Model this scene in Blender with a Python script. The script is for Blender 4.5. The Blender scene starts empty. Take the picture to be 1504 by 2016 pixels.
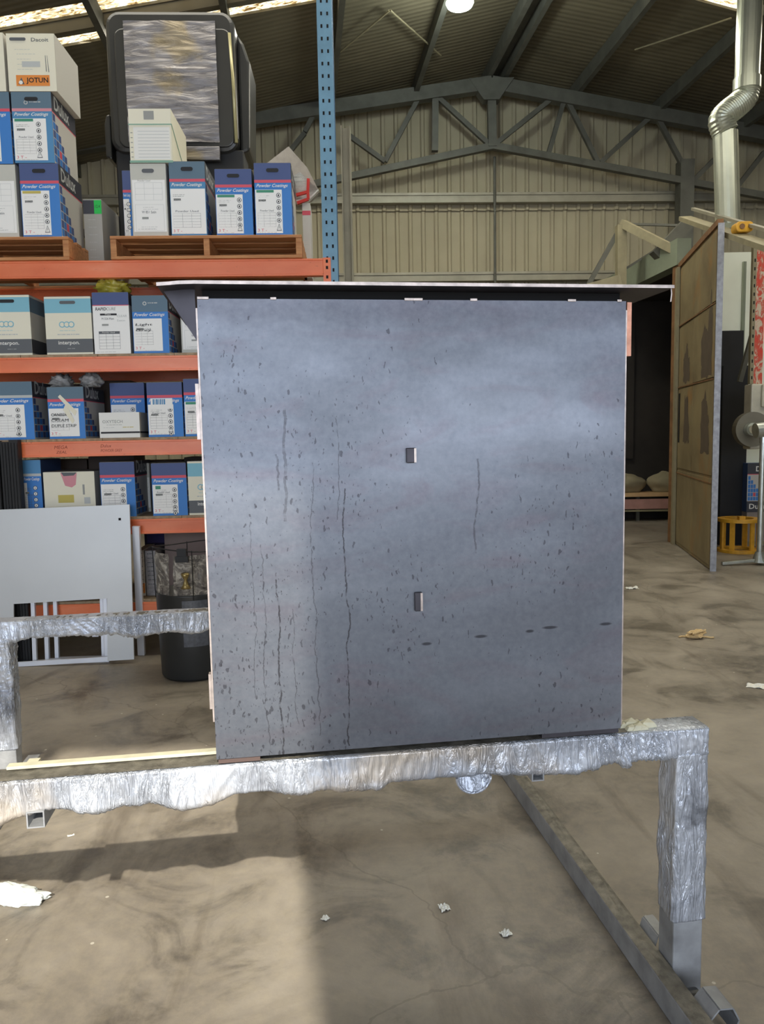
import bpy, bmesh, math, random
from mathutils import Vector, Matrix, noise
random.seed(7)
SC = bpy.context.scene
COL = SC.collection

# ------------------------------------------------------------------ camera, world, sun, lights, exposure
CAM_H = 1.45; PITCH = 0.0995; ROLL = 0.0192; FPX = 1500.0
cam_d = bpy.data.cameras.new('camera'); cam = bpy.data.objects.new('camera', cam_d); COL.objects.link(cam)
cam_d.sensor_fit = 'VERTICAL'; cam_d.sensor_height = 24.0; cam_d.lens = 24.0 * FPX / 2016.0
cam_d.clip_start = 0.05; cam_d.clip_end = 200
_cp, _sp, _cr, _sr = math.cos(PITCH), math.sin(PITCH), math.cos(ROLL), math.sin(ROLL)
_F = Vector((0, _cp, -_sp)); _U0 = Vector((0, _sp, _cp)); _R0 = Vector((1, 0, 0))
_R = _R0 * _cr + _U0 * _sr * -1; _R = (_R0 * _cr) - (_U0 * _sr); _U = (_R0 * _sr) + (_U0 * _cr)
_R = Vector((_cr, 0, 0)) - _U0 * _sr
m3 = Matrix((_R, _U, -_F)).transposed()
cam.matrix_world = Matrix.Translation((0, 0, CAM_H)) @ m3.to_4x4()
SC.camera = cam

world = bpy.data.worlds.new('world'); SC.world = world; world.use_nodes = True
bg = world.node_tree.nodes['Background']; bg.inputs[0].default_value = (0.62, 0.74, 1.0, 1); bg.inputs[1].default_value = 0.35

def light(name, kind, loc, rot, energy, color, size=1.0, size_y=None, shape='RECTANGLE'):
    d = bpy.data.lights.new(name, kind); o = bpy.data.objects.new(name, d); COL.objects.link(o)
    o.location = loc; o.rotation_euler = rot; d.energy = energy; d.color = color
    if kind == 'AREA':
        d.shape = shape; d.size = size; d.size_y = size_y or size
    return o
sun = light('sun', 'SUN', (-1, -6, 6), (0, 0, 0), 4.1, (1.0, 0.93, 0.80)); sun.data.angle = math.radians(.5)
_e, _a = math.radians(37), math.radians(9.5)
sd = Vector((-math.sin(_a) * math.cos(_e), math.cos(_a) * math.cos(_e), -math.sin(_e)))
sun.rotation_euler = sd.to_track_quat('-Z', 'Y').to_euler()
# daylight through the big roller-door opening behind the camera
light('door_daylight', 'AREA', (0.3, -4.6, 2.3), (math.radians(90), 0, 0), 290, (0.82, 0.89, 1.0), 11.0, 3.0)
# added fill lamp below the roof, brightens the mid floor
light('roof_fill', 'AREA', (1.5, 5.0, 6.0), (0, 0, 0), 190, (1.0, 0.95, 0.82), 12.0, 1.2)
light('far_roof_daylight', 'AREA', (1.5, 9.6, 6.1), (0, 0, 0), 125, (1.0, 0.93, 0.78), 10.0, 0.8)
SC.view_settings.view_transform = 'Standard'; SC.view_settings.look = 'None'
SC.view_settings.gamma = 1; SC.view_settings.use_curve_mapping = False
SC.view_settings.exposure = 0.55

# ------------------------------------------------------------------ geometry helpers
def ray(px, py):
    X = (px - 752) / FPX; U = -(py - 1008) / FPX
    return _F + _R * X + _U * U
def at_plane(px, py, o, yaw):
    n = Vector((-math.sin(yaw), math.cos(yaw), 0)); r = ray(px, py)
    t = n.dot(Vector((o[0], o[1], 0))) / n.dot(r)
    return Vector((0, 0, CAM_H)) + r * t
def at_z(px, py, z=0.0):
    r = ray(px, py); return Vector((0, 0, CAM_H)) + r * ((z - CAM_H) / r.z)
def at_y(px, py, y):
    r = ray(px, py); return Vector((0, 0, CAM_H)) + r * (y / r.y)

class MB:
    def __init__(s): s.v = []; s.f = []; s.m = []
    def face(s, pts, mi=0):
        b = len(s.v); s.v += [tuple(p) for p in pts]; s.f.append(tuple(range(b, b + len(pts)))); s.m.append(mi)
    def hexa(s, p, mi=0):   # p: 8 points, bottom 4 ccw then top 4
        b = len(s.v); s.v += [tuple(q) for q in p]
        for f in ((3,2,1,0),(4,5,6,7),(0,1,5,4),(1,2,6,5),(2,3,7,6),(3,0,4,7)):
            s.f.append(tuple(b + i for i in f)); s.m.append(mi)
    def box(s, x0, x1, y0, y1, z0, z1, mi=0):
        s.hexa([(x0,y0,z0),(x1,y0,z0),(x1,y1,z0),(x0,y1,z0),(x0,y0,z1),(x1,y0,z1),(x1,y1,z1),(x0,y1,z1)], mi)
    def bar(s, a, b, w, h, mi=0, up=(0,0,1)):
        a = Vector(a); b = Vector(b); d = (b - a).normalized(); u = Vector(up)
        if abs(d.dot(u)) > .98: u = Vector((0,1,0))
        r = d.cross(u).normalized() * w / 2; u = r.cross(d).normalized() * h / 2
        s.hexa([a-r-u, a+r-u, b+r-u, b-r-u, a-r+u, a+r+u, b+r+u, b-r+u], mi)
    def cyl(s, a, b, r, n=12, mi=0, r2=None, cap=True):
        a = Vector(a); b = Vector(b); d = (b - a).normalized(); u = Vector((0,0,1)) if abs(d.z) < .9 else Vector((1,0,0))
        x = d.cross(u).normalized(); y = d.cross(x); r2 = r if r2 is None else r2
        k = len(s.v)
        for c, q in ((a, r), (b, r2)):
            for i in range(n):
                t = 2 * math.pi * i / n; s.v.append(tuple(c + (x * math.cos(t) + y * math.sin(t)) * q))
        for i in range(n):
            j = (i + 1) % n; s.f.append((k+i, k+j, k+n+j, k+n+i)); s.m.append(mi)
        if cap:
            s.f.append(tuple(k + i for i in range(n))[::-1]); s.m.append(mi)
            s.f.append(tuple(k + n + i for i in range(n))); s.m.append(mi)
    def tube(s, pts, r, n=8, mi=0):
        pts = [Vector(p) for p in pts]; k = len(s.v); N = len(pts); rs = r if isinstance(r, (list, tuple)) else [r] * N
        ref = None
        for i, p in enumerate(pts):
            d = (pts[min(i+1, N-1)] - pts[max(i-1, 0)]).normalized()
            if ref is None: ref = Vector((0,0,1)) if abs(d.z) < .9 else Vector((1,0,0))
            x = d.cross(ref)
            if x.length < 1e-4: x = d.cross(Vector((0,1,0)))
            x.normalize(); y = d.cross(x); ref = -y if False else ref
            for q in range(n):
                t = 2 * math.pi * q / n; s.v.append(tuple(p + (x * math.cos(t) + y * math.sin(t)) * rs[i]))
        for i in range(N - 1):
            for q in range(n):
                j = (q + 1) % n; a = k + i * n
                s.f.append((a+q, a+j, a+n+j, a+n+q)); s.m.append(mi)
        s.f.append(tuple(k + i for i in range(n))[::-1]); s.m.append(mi)
        s.f.append(tuple(k + (N-1)*n + i for i in range(n))); s.m.append(mi)
    def build(s, name, mats, parent=None, smooth=False, bevel=0, kind=None, autos=None):
        me = bpy.data.meshes.new(name); me.from_pydata(s.v, [], s.f)
        mats = mats if isinstance(mats, (list, tuple)) else [mats]
        for m in mats: me.materials.append(m)
        me.polygons.foreach_set('material_index', s.m)
        if smooth: me.polygons.foreach_set('use_smooth', [True] * len(s.f))
        me.validate(); me.update()
        o = bpy.data.objects.new(name, me); COL.objects.link(o)
        if parent: o.parent = parent
        if bevel:
            b = o.modifiers.new('bevel', 'BEVEL'); b.width = bevel; b.segments = 2; b.limit_method = 'ANGLE'
        if kind: o['kind'] = kind
        return o
def thing(name, label, cat, loc=(0,0,0), rz=0, group=None):
    o = bpy.data.objects.new(name, None); COL.objects.link(o); o.empty_display_size = .1
    o.location = loc; o.rotation_euler = (0, 0, rz); o['label'] = label; o['category'] = cat
    if group: o['group'] = group
    return o
def tag(o, label, cat, group=None):
    o['label'] = label; o['category'] = cat
    if group: o['group'] = group
    return o
def structure(o): o['kind'] = 'structure'; return o

_tc = {}
def text_geo(s, shear=0.0, offset=0.0):
    key = (s, shear, offset)
    if key in _tc: return _tc[key]
    c = bpy.data.curves.new('t', 'FONT'); c.body = s; c.size = 1; c.shear = shear; c.offset = offset; c.resolution_u = 2
    o = bpy.data.objects.new('t', c); COL.objects.link(o)
    dg = bpy.context.evaluated_depsgraph_get(); me = bpy.data.meshes.new_from_object(o.evaluated_get(dg))
    v = [(p.co.x, p.co.y) for p in me.vertices]; f = [tuple(p.vertices) for p in me.polygons]
    bpy.data.objects.remove(o); bpy.data.curves.remove(c); bpy.data.meshes.remove(me)
    x0 = min(p[0] for p in v); x1 = max(p[0] for p in v); y0 = min(p[1] for p in v); y1 = max(p[1] for p in v)
    _tc[key] = (v, f, x0, x1, y0, y1); return _tc[key]

# ------------------------------------------------------------------ materials
def srgb(r, g, b):
    f = lambda c: (c/255/12.92) if c/255 <= .04045 else ((c/255 + .055) / 1.055) ** 2.4
    return (f(r), f(g), f(b), 1)
class NT:
    def __init__(s, name):
        s.m = bpy.data.materials.new(name); s.m.use_nodes = True; s.t = s.m.node_tree; s.n = s.t.nodes
        s.b = s.n['Principled BSDF']; s.tc = s.n.new('ShaderNodeTexCoord')
    def L(s, a, b): s.t.links.new(a, b)
    def map(s, scale=(1,1,1), src='Object', loc=(0,0,0)):
        m = s.n.new('ShaderNodeMapping'); m.inputs['Scale'].default_value = scale; m.inputs['Location'].default_value = loc
        s.L(s.tc.outputs[src], m.inputs[0]); return m.outputs[0]
    def noise(s, v, scale, detail=4, rough=.55, dist=0):
        n = s.n.new('ShaderNodeTexNoise'); n.inputs['Scale'].default_value = scale; n.inputs['Detail'].default_value = detail
        n.inputs['Roughness'].default_value = rough; n.inputs['Distortion'].default_value = dist; s.L(v, n.inputs['Vector']); return n.outputs['Fac']
    def vor(s, v, scale, feat='F1'):
        n = s.n.new('ShaderNodeTexVoronoi'); n.feature = feat; n.inputs['Scale'].default_value = scale; s.L(v, n.inputs['Vector']); return n.outputs['Distance']
    def ramp(s, f, stops, interp='LINEAR'):
        r = s.n.new('ShaderNodeValToRGB'); r.color_ramp.interpolation = interp; e = r.color_ramp.elements
        while len(e) < len(stops): e.new(.5)
        for i, (p, c) in enumerate(stops):
            e[i].position = p; e[i].color = c if not isinstance(c, (int, float)) else (c, c, c, 1)
        s.L(f, r.inputs[0]); return r.outputs[0]
    def mix(s, f, a, b, mode='MIX'):
        m = s.n.new('ShaderNodeMix'); m.data_type = 'RGBA'; m.blend_type = mode
        for i, v in ((0, f), (6, a), (7, b)):
            if hasattr(v, 'is_linked'): s.L(v, m.inputs[i])
            else: m.inputs[i].default_value = v
        return m.outputs[2]
    def math(s, op, a, b=0.0, c=None, clamp=False):
        m = s.n.new('ShaderNodeMath'); m.operation = op; m.use_clamp = clamp
        for i, v in ((0, a), (1, b), (2, c)):
            if v is None: continue
            if hasattr(v, 'is_linked'): s.L(v, m.inputs[i])
            else: m.inputs[i].default_value = v
        return m.outputs[0]
    def sep(s, v):
        m = s.n.new('ShaderNodeSeparateXYZ'); s.L(v, m.inputs[0]); return m.outputs
    def bump(s, h, strength=.3, dist=.01):
        b = s.n.new('ShaderNodeBump'); b.inputs['Strength'].default_value = strength; b.inputs['Distance'].default_value = dist
        s.L(h, b.inputs['Height']); s.L(b.outputs[0], s.b.inputs['Normal'])
    def set(s, **k):
        for a, v in k.items():
            i = s.b.inputs[a.replace('_', ' ')]
            if hasattr(v, 'is_linked'): s.L(v, i)
            else: i.default_value = v
        return s.m
_pm = {}
def plain(name, rgb, rough=.6, metal=0.0, var=.12, scale=6, bump=0.0, spec=.5):
    if name in _pm: return _pm[name]
    t = NT(name); c = srgb(*rgb); v = t.map()
    n = t.noise(v, scale, 5)
    d = tuple(x * (1 - var) for x in c[:3]) + (1,); l = tuple(min(1, x * (1 + var)) for x in c[:3]) + (1,)
    t.set(Base_Color=t.ramp(n, [(.3, d), (.7, l)]), Roughness=rough, Metallic=metal)
    t.b.inputs['Specular IOR Level'].default_value = spec
    if bump: t.bump(t.noise(v, scale * 6, 6), bump, .004)
    _pm[name] = t.m; return t.m
def flat(name, rgb, rough=.6):
    if name in _pm: return _pm[name]
    t = NT(name); _pm[name] = t.set(Base_Color=srgb(*rgb), Roughness=rough); return t.m

def mat_floor():
    t = NT('concrete_floor'); v = t.map()
    a = t.noise(v, .9, 7, .6, .4); b = t.noise(t.map((1, 1, 1), loc=(7, 3, 0)), 2.6, 8, .65, .8); c = t.noise(v, 22, 6, .7)
    base = t.ramp(a, [(.25, srgb(102, 95, 86)), (.45, srgb(130, 122, 111)), (.6, srgb(149, 141, 129)), (.8, srgb(166, 158, 145))])
    st = t.ramp(b, [(.36, .42), (.47, .82), (.6, 1.0)])
    base = t.mix(1.0, base, st, 'MULTIPLY')
    base = t.mix(t.math('MULTIPLY', t.ramp(c, [(.4, 0), (.7, 1)]), .22), base, srgb(170, 158, 132))
    s1 = t.noise(t.map((3.0, .8, 1), loc=(2, 9, 0)), 1.2, 6, .6, .5)
    base = t.mix(t.ramp(s1, [(.56, 0), (.7, .55)]), base, srgb(72, 62, 50))
    sp = t.vor(t.map(loc=(.3, .2, 0)), 9); spn = t.noise(v, 1.7, 2)
    spk = t.math('MULTIPLY', t.math('LESS_THAN', sp, .05), t.math('GREATER_THAN', spn, .52))
    base = t.mix(t.math('MULTIPLY', spk, .5), base, srgb(215, 210, 196))
    # a few fine cracks
    vd = t.n.new('ShaderNodeVectorMath'); vd.operation = 'ADD'
    nn = t.n.new('ShaderNodeTexNoise'); nn.inputs['Scale'].default_value = 2.5; nn.inputs['Detail'].default_value = 6; t.L(v, nn.inputs['Vector'])
    sc_ = t.n.new('ShaderNodeVectorMath'); sc_.operation = 'SCALE'; sc_.inputs['Scale'].default_value = .35; t.L(nn.outputs['Color'], sc_.inputs[0])
    t.L(v, vd.inputs[0]); t.L(sc_.outputs[0], vd.inputs[1])
    cr = t.vor(vd.outputs[0], .33, 'DISTANCE_TO_EDGE')
    base = t.mix(t.math('MULTIPLY', t.math('LESS_THAN', cr, .0012), .25), base, srgb(60, 52, 44))
    t.bump(t.math('ADD', c, t.math('MULTIPLY', b, .6)), .25, .006)
    return t.set(Base_Color=base, Roughness=t.ramp(b, [(.3, .34), (.6, .55)]))
M = {}
M['floor'] = mat_floor()

def mat_steel_face():
    t = NT('mill_scale_steel'); v = t.map(); xyz = t.sep(v); X, Z = xyz[0], xyz[2]
    a = t.noise(t.map((1, 1, 2.2)), 1.6, 6, .55, .5)
    base = t.ramp(a, [(.25, srgb(84, 87, 96)), (.5, srgb(100, 105, 114)), (.75, srgb(120, 125, 134))])
    b = t.noise(t.map((1, 1, 3), loc=(4, 0, 1)), 3.2, 6, .6, 1.2)
    base = t.mix(t.ramp(b, [(.50, 0), (.72, .55)]), base, srgb(100, 90, 100))
    # cloudy band at the top: dark reflection from above the doorway put into the colour
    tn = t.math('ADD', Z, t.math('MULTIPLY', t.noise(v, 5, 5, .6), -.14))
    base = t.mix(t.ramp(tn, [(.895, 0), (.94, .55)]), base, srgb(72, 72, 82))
    fine = t.noise(v, 60, 5, .7); base = t.mix(.05, base, t.ramp(fine, [(.3, .2), (.7, .9)]))
    # pits, stretched downwards, denser to the left and low
    msk = t.noise(t.map(loc=(9, 2, 5)), 3.0, 3)
    dn = t.n.new('ShaderNodeTexNoise'); dn.inputs['Scale'].default_value = 38; dn.inputs['Detail'].default_value = 3; t.L(v, dn.inputs['Vector'])
    ds = t.n.new('ShaderNodeVectorMath'); ds.operation = 'SCALE'; ds.inputs['Scale'].default_value = .022; t.L(dn.outputs['Color'], ds.inputs[0])
    zt_ = t.math('MULTIPLY', t.math('SUBTRACT', Z, .62, clamp=True), -.45)
    for sc, st, th, lo, k in ((85, (1, 1, .42), .17, .33, .6), (130, (1.3, 1, .25), .20, .34, .55), (48, (1.2, 1, .5), .09, .36, .7), (200, (1, 1, .5), .2, .36, .5)):
        da = t.n.new('ShaderNodeVectorMath'); da.operation = 'ADD'; t.L(ds.outputs[0], da.inputs[0]); t.L(v, da.inputs[1])
        mp = t.n.new('ShaderNodeMapping'); mp.inputs['Scale'].default_value = st; mp.inputs['Location'].default_value = (sc, 1, .3); t.L(da.outputs[0], mp.inputs[0])
        vn = t.n.new('ShaderNodeTexVoronoi'); vn.inputs['Scale'].default_value = sc; t.L(mp.outputs[0], vn.inputs['Vector']); d = vn.outputs['Distance']
        cs = t.n.new('ShaderNodeSeparateXYZ'); t.L(vn.outputs['Color'], cs.inputs[0])
        left = t.math('MULTIPLY', t.math('SUBTRACT', 1.0, X), .62)
        g = t.math('GREATER_THAN', t.math('ADD', t.math('ADD', t.math('ADD', msk, zt_), t.math('MULTIPLY', left, .40)), t.math('MULTIPLY', cs.outputs[0], .55)), lo + .72)
        base = t.mix(t.math('MULTIPLY', t.math('MULTIPLY', t.math('LESS_THAN', d, t.math('MULTIPLY', cs.outputs[1], th * 1.6)), g), k), base, srgb(50, 48, 54))
    # rusty run marks: (x, z from, z to, half width, strength)
    wob = t.noise(t.map((.6, 1, 1)), 5, 6, .62); wob = t.math('MULTIPLY', t.math('SUBTRACT', wob, .5), .06)
    fade = t.noise(t.map((3, 1, 14)), 4, 3)
    for x0, z0, z1, hw, k in ((.305, .02, .62, .0016, .8), (.292, .55, .78, .0011, .5), (.15, .0, .42, .0018, .8), (.118, .0, .5, .0012, .5), (.175, .55, .80, .003, .45),
                              (.185, .08, .35, .001, .5), (.235, .05, .68, .0012, .5), (.61, .46, .68, .0022, .5), (.095, .15, .55, .001, .5), (.16, .62, .70, .002, .5)):
        d = t.math('ABSOLUTE', t.math('SUBTRACT', t.math('ADD', X, wob), x0))
        g = t.math('MULTIPLY', t.math('LESS_THAN', d, hw), t.math('MULTIPLY', t.math('GREATER_THAN', Z, z0), t.math('LESS_THAN', Z, z1)))
        g = t.math('MULTIPLY', g, t.ramp(fade, [(.36, .15), (.5, 1)]))
        base = t.mix(t.math('MULTIPLY', g, k), base, srgb(52, 50, 54))
    # short dark scuffs along a line near the bottom right
    for x0, z0, w in ((.49, .252, .014), (.62, .262, .018), (.74, .268, .012), (.79, .274, .022), (.93, .275, .018)):
        dx = t.math('DIVIDE', t.math('SUBTRACT', X, x0), w); dz = t.math('DIVIDE', t.math('SUBTRACT', Z, t.math('ADD', z0 - 0.0, t.math('MULTIPLY', wob, .05))), .0045)
        r = t.math('ADD', t.math('MULTIPLY', dx, dx), t.math('MULTIPLY', dz, dz))
        base = t.mix(t.ramp(r, [(.3, .75), (1, 0)]), base, srgb(34, 33, 38))
    rg = t.noise(t.map((1, 1, 2.5), loc=(3, 3, 3)), 2.4, 5)
    t.bump(t.math('ADD', fine, t.noise(v, 3, 3)), .06, .004)
    return t.set(Base_Color=base, Metallic=.72, Roughness=t.ramp(rg, [(.3, .34), (.7, .5)]))
M['steel'] = mat_steel_face()
M['steel_dark'] = plain('dark_mild_steel', (74, 72, 78), .5, .7, .25, 9, .1)
M['steel_edge'] = plain('cut_steel_edge', (182, 170, 163), .42, .7, .35, 30)
M['rusty_edge'] = plain('rust_tinted_edge', (206, 150, 126), .5, .5, .35, 24)
def mat_foil(name='wrinkled_foil', st=(1, 1, .22), tarnish=.5):
    t = NT(name); v = t.map()
    n = t.noise(v, 3.2, 5, .6, .6)
    base = t.ramp(n, [(.3, srgb(168, 174, 186)), (.55, srgb(206, 212, 222)), (.75, srgb(230, 234, 240))])
    w = t.noise(t.map((1, 1, 1), loc=(5, 1, 0)), 2.3, 5, .55, .4)
    base = t.mix(t.ramp(w, [(.56, 0), (.68, .7)]), base, srgb(206, 190, 166))
    g = t.noise(t.map(loc=(1, 8, 2)), 6, 6, .7, 1)
    base = t.mix(t.ramp(g, [(.52, 0), (.74, tarnish)]), base, srgb(84, 86, 94))
    r = t.noise(t.map(st), 34, 4, .55, 1.6); r = t.math('ABSOLUTE', t.math('SUBTRACT', r, .5)); r = t.math('MULTIPLY', r, 6.0, clamp=True)
    z = t.ramp(t.noise(t.map(loc=(3, 7, 1)), 5, 3), [(.38, .15), (.6, 1.0)])
    base = t.mix(t.math('MULTIPLY', t.math('MULTIPLY', t.ramp(r, [(0, 1), (.22, 0)]), z), .45), base, srgb(104, 108, 118))  # shade of the creases put into the colour as grey lines
    t.bump(t.math('MULTIPLY', r, z), 1.0, .0045)
    return t.set(Base_Color=base, Metallic=.5, Roughness=.34)
M['foil'] = mat_foil(); M['foil_leg'] = mat_foil('wrinkled_leg_foil', (1, 1, .16), .85); M['foil_dark'] = mat_foil('tarnished_foil', (1, 1, .25), .8)
M['overspray'] = plain('grey_oversprayed_tube', (150, 152, 154), .55, .2, .25, 12, .3)
M['tube_top'] = plain('flaking_tube_top', (112, 108, 98), .6, .3, .45, 30, .5)
M['cream_tape'] = plain('cream_masking', (206, 202, 176), .7, 0, .15, 20, .1)
def mat_orange():
    t = NT('orange_beam_paint'); v = t.map(); n = t.noise(t.map((1, 1, 3)), 2.5, 5)
    c = t.ramp(n, [(.3, srgb(228, 110, 62)), (.6, srgb(240, 130, 82)), (.8, srgb(246, 154, 116))])
    s = t.noise(t.map((1, 1, 2), loc=(3, 3, 3)), 24, 6, .7)
    c = t.mix(t.ramp(s, [(.62, 0), (.72, .6)]), c, srgb(120, 58, 40))
    return t.set(Base_Color=c, Roughness=.32)
M['orange'] = mat_orange()
M['blue_post'] = plain('blue_grey_upright', (112, 154, 178), .5, .0, .12, 8)
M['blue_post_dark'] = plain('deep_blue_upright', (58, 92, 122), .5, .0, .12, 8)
M['black'] = plain('black_matt', (24, 24, 25), .6, 0, .2, 8)
M['hole'] = flat('dark_hole', (12, 12, 13), .9)
def mat_wood(name, a, b, sc=(1.2, 14, 14)):
    t = NT(name); n = t.noise(t.map(sc), 3.5, 6, .6, .6)
    t.bump(n, .2, .003); return t.set(Base_Color=t.ramp(n, [(.3, srgb(*a)), (.7, srgb(*b))]), Roughness=.7)
M['pallet'] = mat_wood('pallet_pine', (168, 108, 66), (206, 150, 98))
M['deck'] = mat_wood('chipboard_deck', (136, 116, 90), (176, 158, 128), (8, 8, 8))
M['wall'] = plain('cream_wall_sheet', (166, 158, 134), .85, .0, .07, 1.2, 0, .1)
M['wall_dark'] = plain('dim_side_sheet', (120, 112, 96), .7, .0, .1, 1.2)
M['truss'] = plain('grey_truss_steel', (92, 92, 83), .6, .2, .2, 5)
M['girt'] = plain('galvanised_girt', (142, 138, 122), .5, .3, .15, 4)
def mat_roof():
    t = NT('roof_sheet_lining'); v = t.map()
    w = t.n.new('ShaderNodeTexWave'); w.bands_direction = 'Y'; w.inputs['Scale'].default_value = 3.2; w.inputs['Distortion'].default_value = .4
    t.L(v, w.inputs['Vector'])
    n = t.noise(v, .8, 5)
    c = t.ramp(n, [(.3, srgb(92, 86, 68)), (.7, srgb(122, 114, 92))])
    c = t.mix(.14, c, w.outputs['Color'], 'MULTIPLY')
    t.bump(w.outputs['Fac'], .3, .02)
    return t.set(Base_Color=c, Roughness=.6)
M['roof'] = mat_roof()
def mat_skylight():
    t = NT('dirty_translucent_roof_sheet'); v = t.map()
    n = t.noise(t.map((1, 2.4, 1)), 9, 6, .65, 1.0); b = t.noise(v, 2.0, 3)
    c = t.ramp(n, [(.36, srgb(150, 108, 52)), (.46, srgb(236, 208, 150)), (.56, srgb(255, 250, 226))])
    s = t.ramp(n, [(.36, .25), (.5, .85), (.6, 1.0)])
    return t.set(Base_Color=c, Emission_Color=c, Emission_Strength=t.math('MULTIPLY', t.math('MULTIPLY', s, 1.6), t.ramp(b, [(.3, .6), (.7, 1)])), Roughness=.7)
M['skylight'] = mat_skylight()
def mat_emit(name, rgb, k):
    t = NT(name); return t.set(Base_Color=srgb(*rgb), Emission_Color=srgb(*rgb), Emission_Strength=k)
M['lamp'] = mat_emit('lamp_glow', (225, 240, 235), 14)
M['galv'] = plain('galvanised_duct', (190, 194, 178), .34, .75, .12, 3)
M['alu'] = plain('silver_powder_coat', (228, 232, 240), .35, .3, .06, 4)
M['grey_panel'] = plain('satin_grey_panel', (204, 207, 208), .38, .25, .04, 1.5)
M['chrome'] = plain('worn_chrome', (196, 202, 196), .3, .8, .2, 10)
def mat_rust_door():
    t = NT('door_sheet_aged'); v = t.map()
    n = t.noise(v, 1.6, 6, .6, .5)
    c = t.ramp(n, [(.3, srgb(110, 96, 68)), (.55, srgb(136, 122, 90)), (.8, srgb(150, 134, 96))])
    r = t.noise(t.map((1, 1, .6), loc=(3, 1, 8)), 2.2, 5, .6, .7)
    c = t.mix(t.ramp(r, [(.55, 0), (.7, .6)]), c, srgb(150, 108, 56))
    return t.set(Base_Color=c, Roughness=.6, Metallic=.15)
M['door'] = mat_rust_door()
M['door_scorch'] = plain('scorched_patch', (84, 72, 58), .7, 0, .15, 8)
M['door_edge'] = plain('silver_door_edge', (148, 150, 156), .5, .4, .25, 20, .3)
M['lintel'] = plain('grey_green_lintel', (134, 142, 122), .6, .1, .12, 4)
M['beige_steel'] = plain('beige_painted_steel', (140, 132, 104), .6, .1, .15, 8)
M['rust'] = plain('rust_brown', (122, 88, 56), .7, .1, .3, 9)
M['booth'] = plain('dark_booth_sheet', (52, 47, 42), .75, .1, .25, 2)  # one dark brown for every booth sheet
M['white_wall'] = plain('pale_green_white_panel', (236, 240, 222), .5, 0, .06, 2)
M['yellow'] = plain('yellow_paint', (206, 154, 44), .5, 0, .2, 10)
def mat_red():
    t = NT('chipped_red_paint'); n = t.noise(t.map((1, 1, .5)), 16, 6, .7, .8)
    return t.set(Base_Color=t.ramp(n, [(.44, srgb(196, 182, 158)), (.5, srgb(190, 84, 64)), (.62, srgb(206, 60, 44))]), Roughness=.6)
M['red_white'] = mat_red()
M['machine'] = plain('grey_machine_paint', (190, 186, 168), .5, .1, .15, 6)
M['rope'] = plain('beige_rope', (212, 184, 136), .85, 0, .15, 60, .4)
M['paper'] = plain('white_paper', (222, 222, 214), .8, 0, .06, 20, .2)
M['poly'] = plain('clear_white_plastic', (226, 232, 228), .25, 0, .08, 30, .5)
M['grey_poly'] = plain('grey_plastic_bag', (150, 150, 148), .25, 0, .3, 25, .5)
M['yellow_bag'] = plain('yellow_green_bag', (168, 158, 60), .3, 0, .3, 18, .4)
def mat_film():
    t = NT('stretch_film'); v = t.map((1.0, 1, 5))
    n = t.noise(v, 3.2, 7, .62, .8); k = t.noise(t.map(loc=(2, 0, 1)), 2.2, 3)
    c = t.ramp(n, [(.3, srgb(84, 80, 80)), (.55, srgb(128, 125, 126)), (.75, srgb(160, 158, 160))])
    c = t.mix(t.ramp(k, [(.58, 0), (.66, .5)]), c, srgb(150, 132, 84))
    t.bump(n, .7, .02); return t.set(Base_Color=c, Roughness=.28, Metallic=.3)
M['film'] = mat_film()
M['shell'] = plain('dark_gloss_moulding', (52, 52, 50), .28, 0, .15, 3, .05)
M['tub'] = plain('charcoal_tub', (46, 48, 49), .38, 0, .12, 3)
def mat_smoky():
    t = NT('smoky_plastic_film'); v = t.map((1, 1, 1)); n = t.noise(v, 9, 6, .7, 2.5)
    c = t.ramp(n, [(.35, srgb(70, 66, 66)), (.5, srgb(126, 120, 112)), (.62, srgb(196, 190, 178))])
    t.bump(n, .8, .02); return t.set(Base_Color=c, Roughness=.3)
M['crumple'] = mat_smoky()

# ------------------------------------------------------------------ building shell
WALL_Y = 13.0; WALL_O = (1.9, 13.0); WYAW = 0.0417
APEX = Vector((1.891, 13.0, 7.223)); RYAW = math.radians(6)
rdir = Vector((-math.sin(RYAW), math.cos(RYAW), 0)); cdir = Vector((math.cos(RYAW), math.sin(RYAW), 0)); SL = math.tan(math.radians(11.5))
def roof_pt(along, cross, up=0.0): return APEX + rdir * along + cdir * cross + Vector((0, 0, -abs(cross) * SL + up))

fb = MB(); fb.box(-9, 12, -8, 17, -.15, 0); structure(fb.build('floor', M['floor']))

# back wall: profiled sheets, two tiers, each sheet a child
wr = bpy.data.objects.new('wall_back', None); COL.objects.link(wr); wr['kind'] = 'structure'
wr.location = (WALL_O[0], WALL_O[1], 0); wr.rotation_euler = (0, 0, WYAW)
def wall_top(x):   # in wall local
    wx = WALL_O[0] + x * math.cos(WYAW); return APEX.z - abs(wx - APEX.x - .0) * SL * .995 + .05
def sheet(x0, n, pitch, zb, ztop_fn, y, name='wall_sheet'):
    b = MB(); prof = []
    for i in range(n):
        a = x0 + i * pitch
        prof += [(a, 0), (a + pitch * .62, 0), (a + pitch * .72, -.035), (a + pitch * .9, -.035)]
    prof.append((x0 + n * pitch, 0))
    for i in range(len(prof) - 1):
        (xa, ya), (xb, yb) = prof[i], prof[i+1]
        b.face([(xa, y+ya, zb), (xb, y+yb, zb), (xb, y+yb, ztop_fn(xb)), (xa, y+ya, ztop_fn(xa))])
    return b.build(name, M['wall'], wr)
P = .215
for k in range(20):
    x0 = -9.9 + k * P * 5
    sheet(x0, 5, P, 5.12, wall_top, .02)
    sheet(x0, 5, P, 0.0, lambda x: 5.2, .06)
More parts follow.
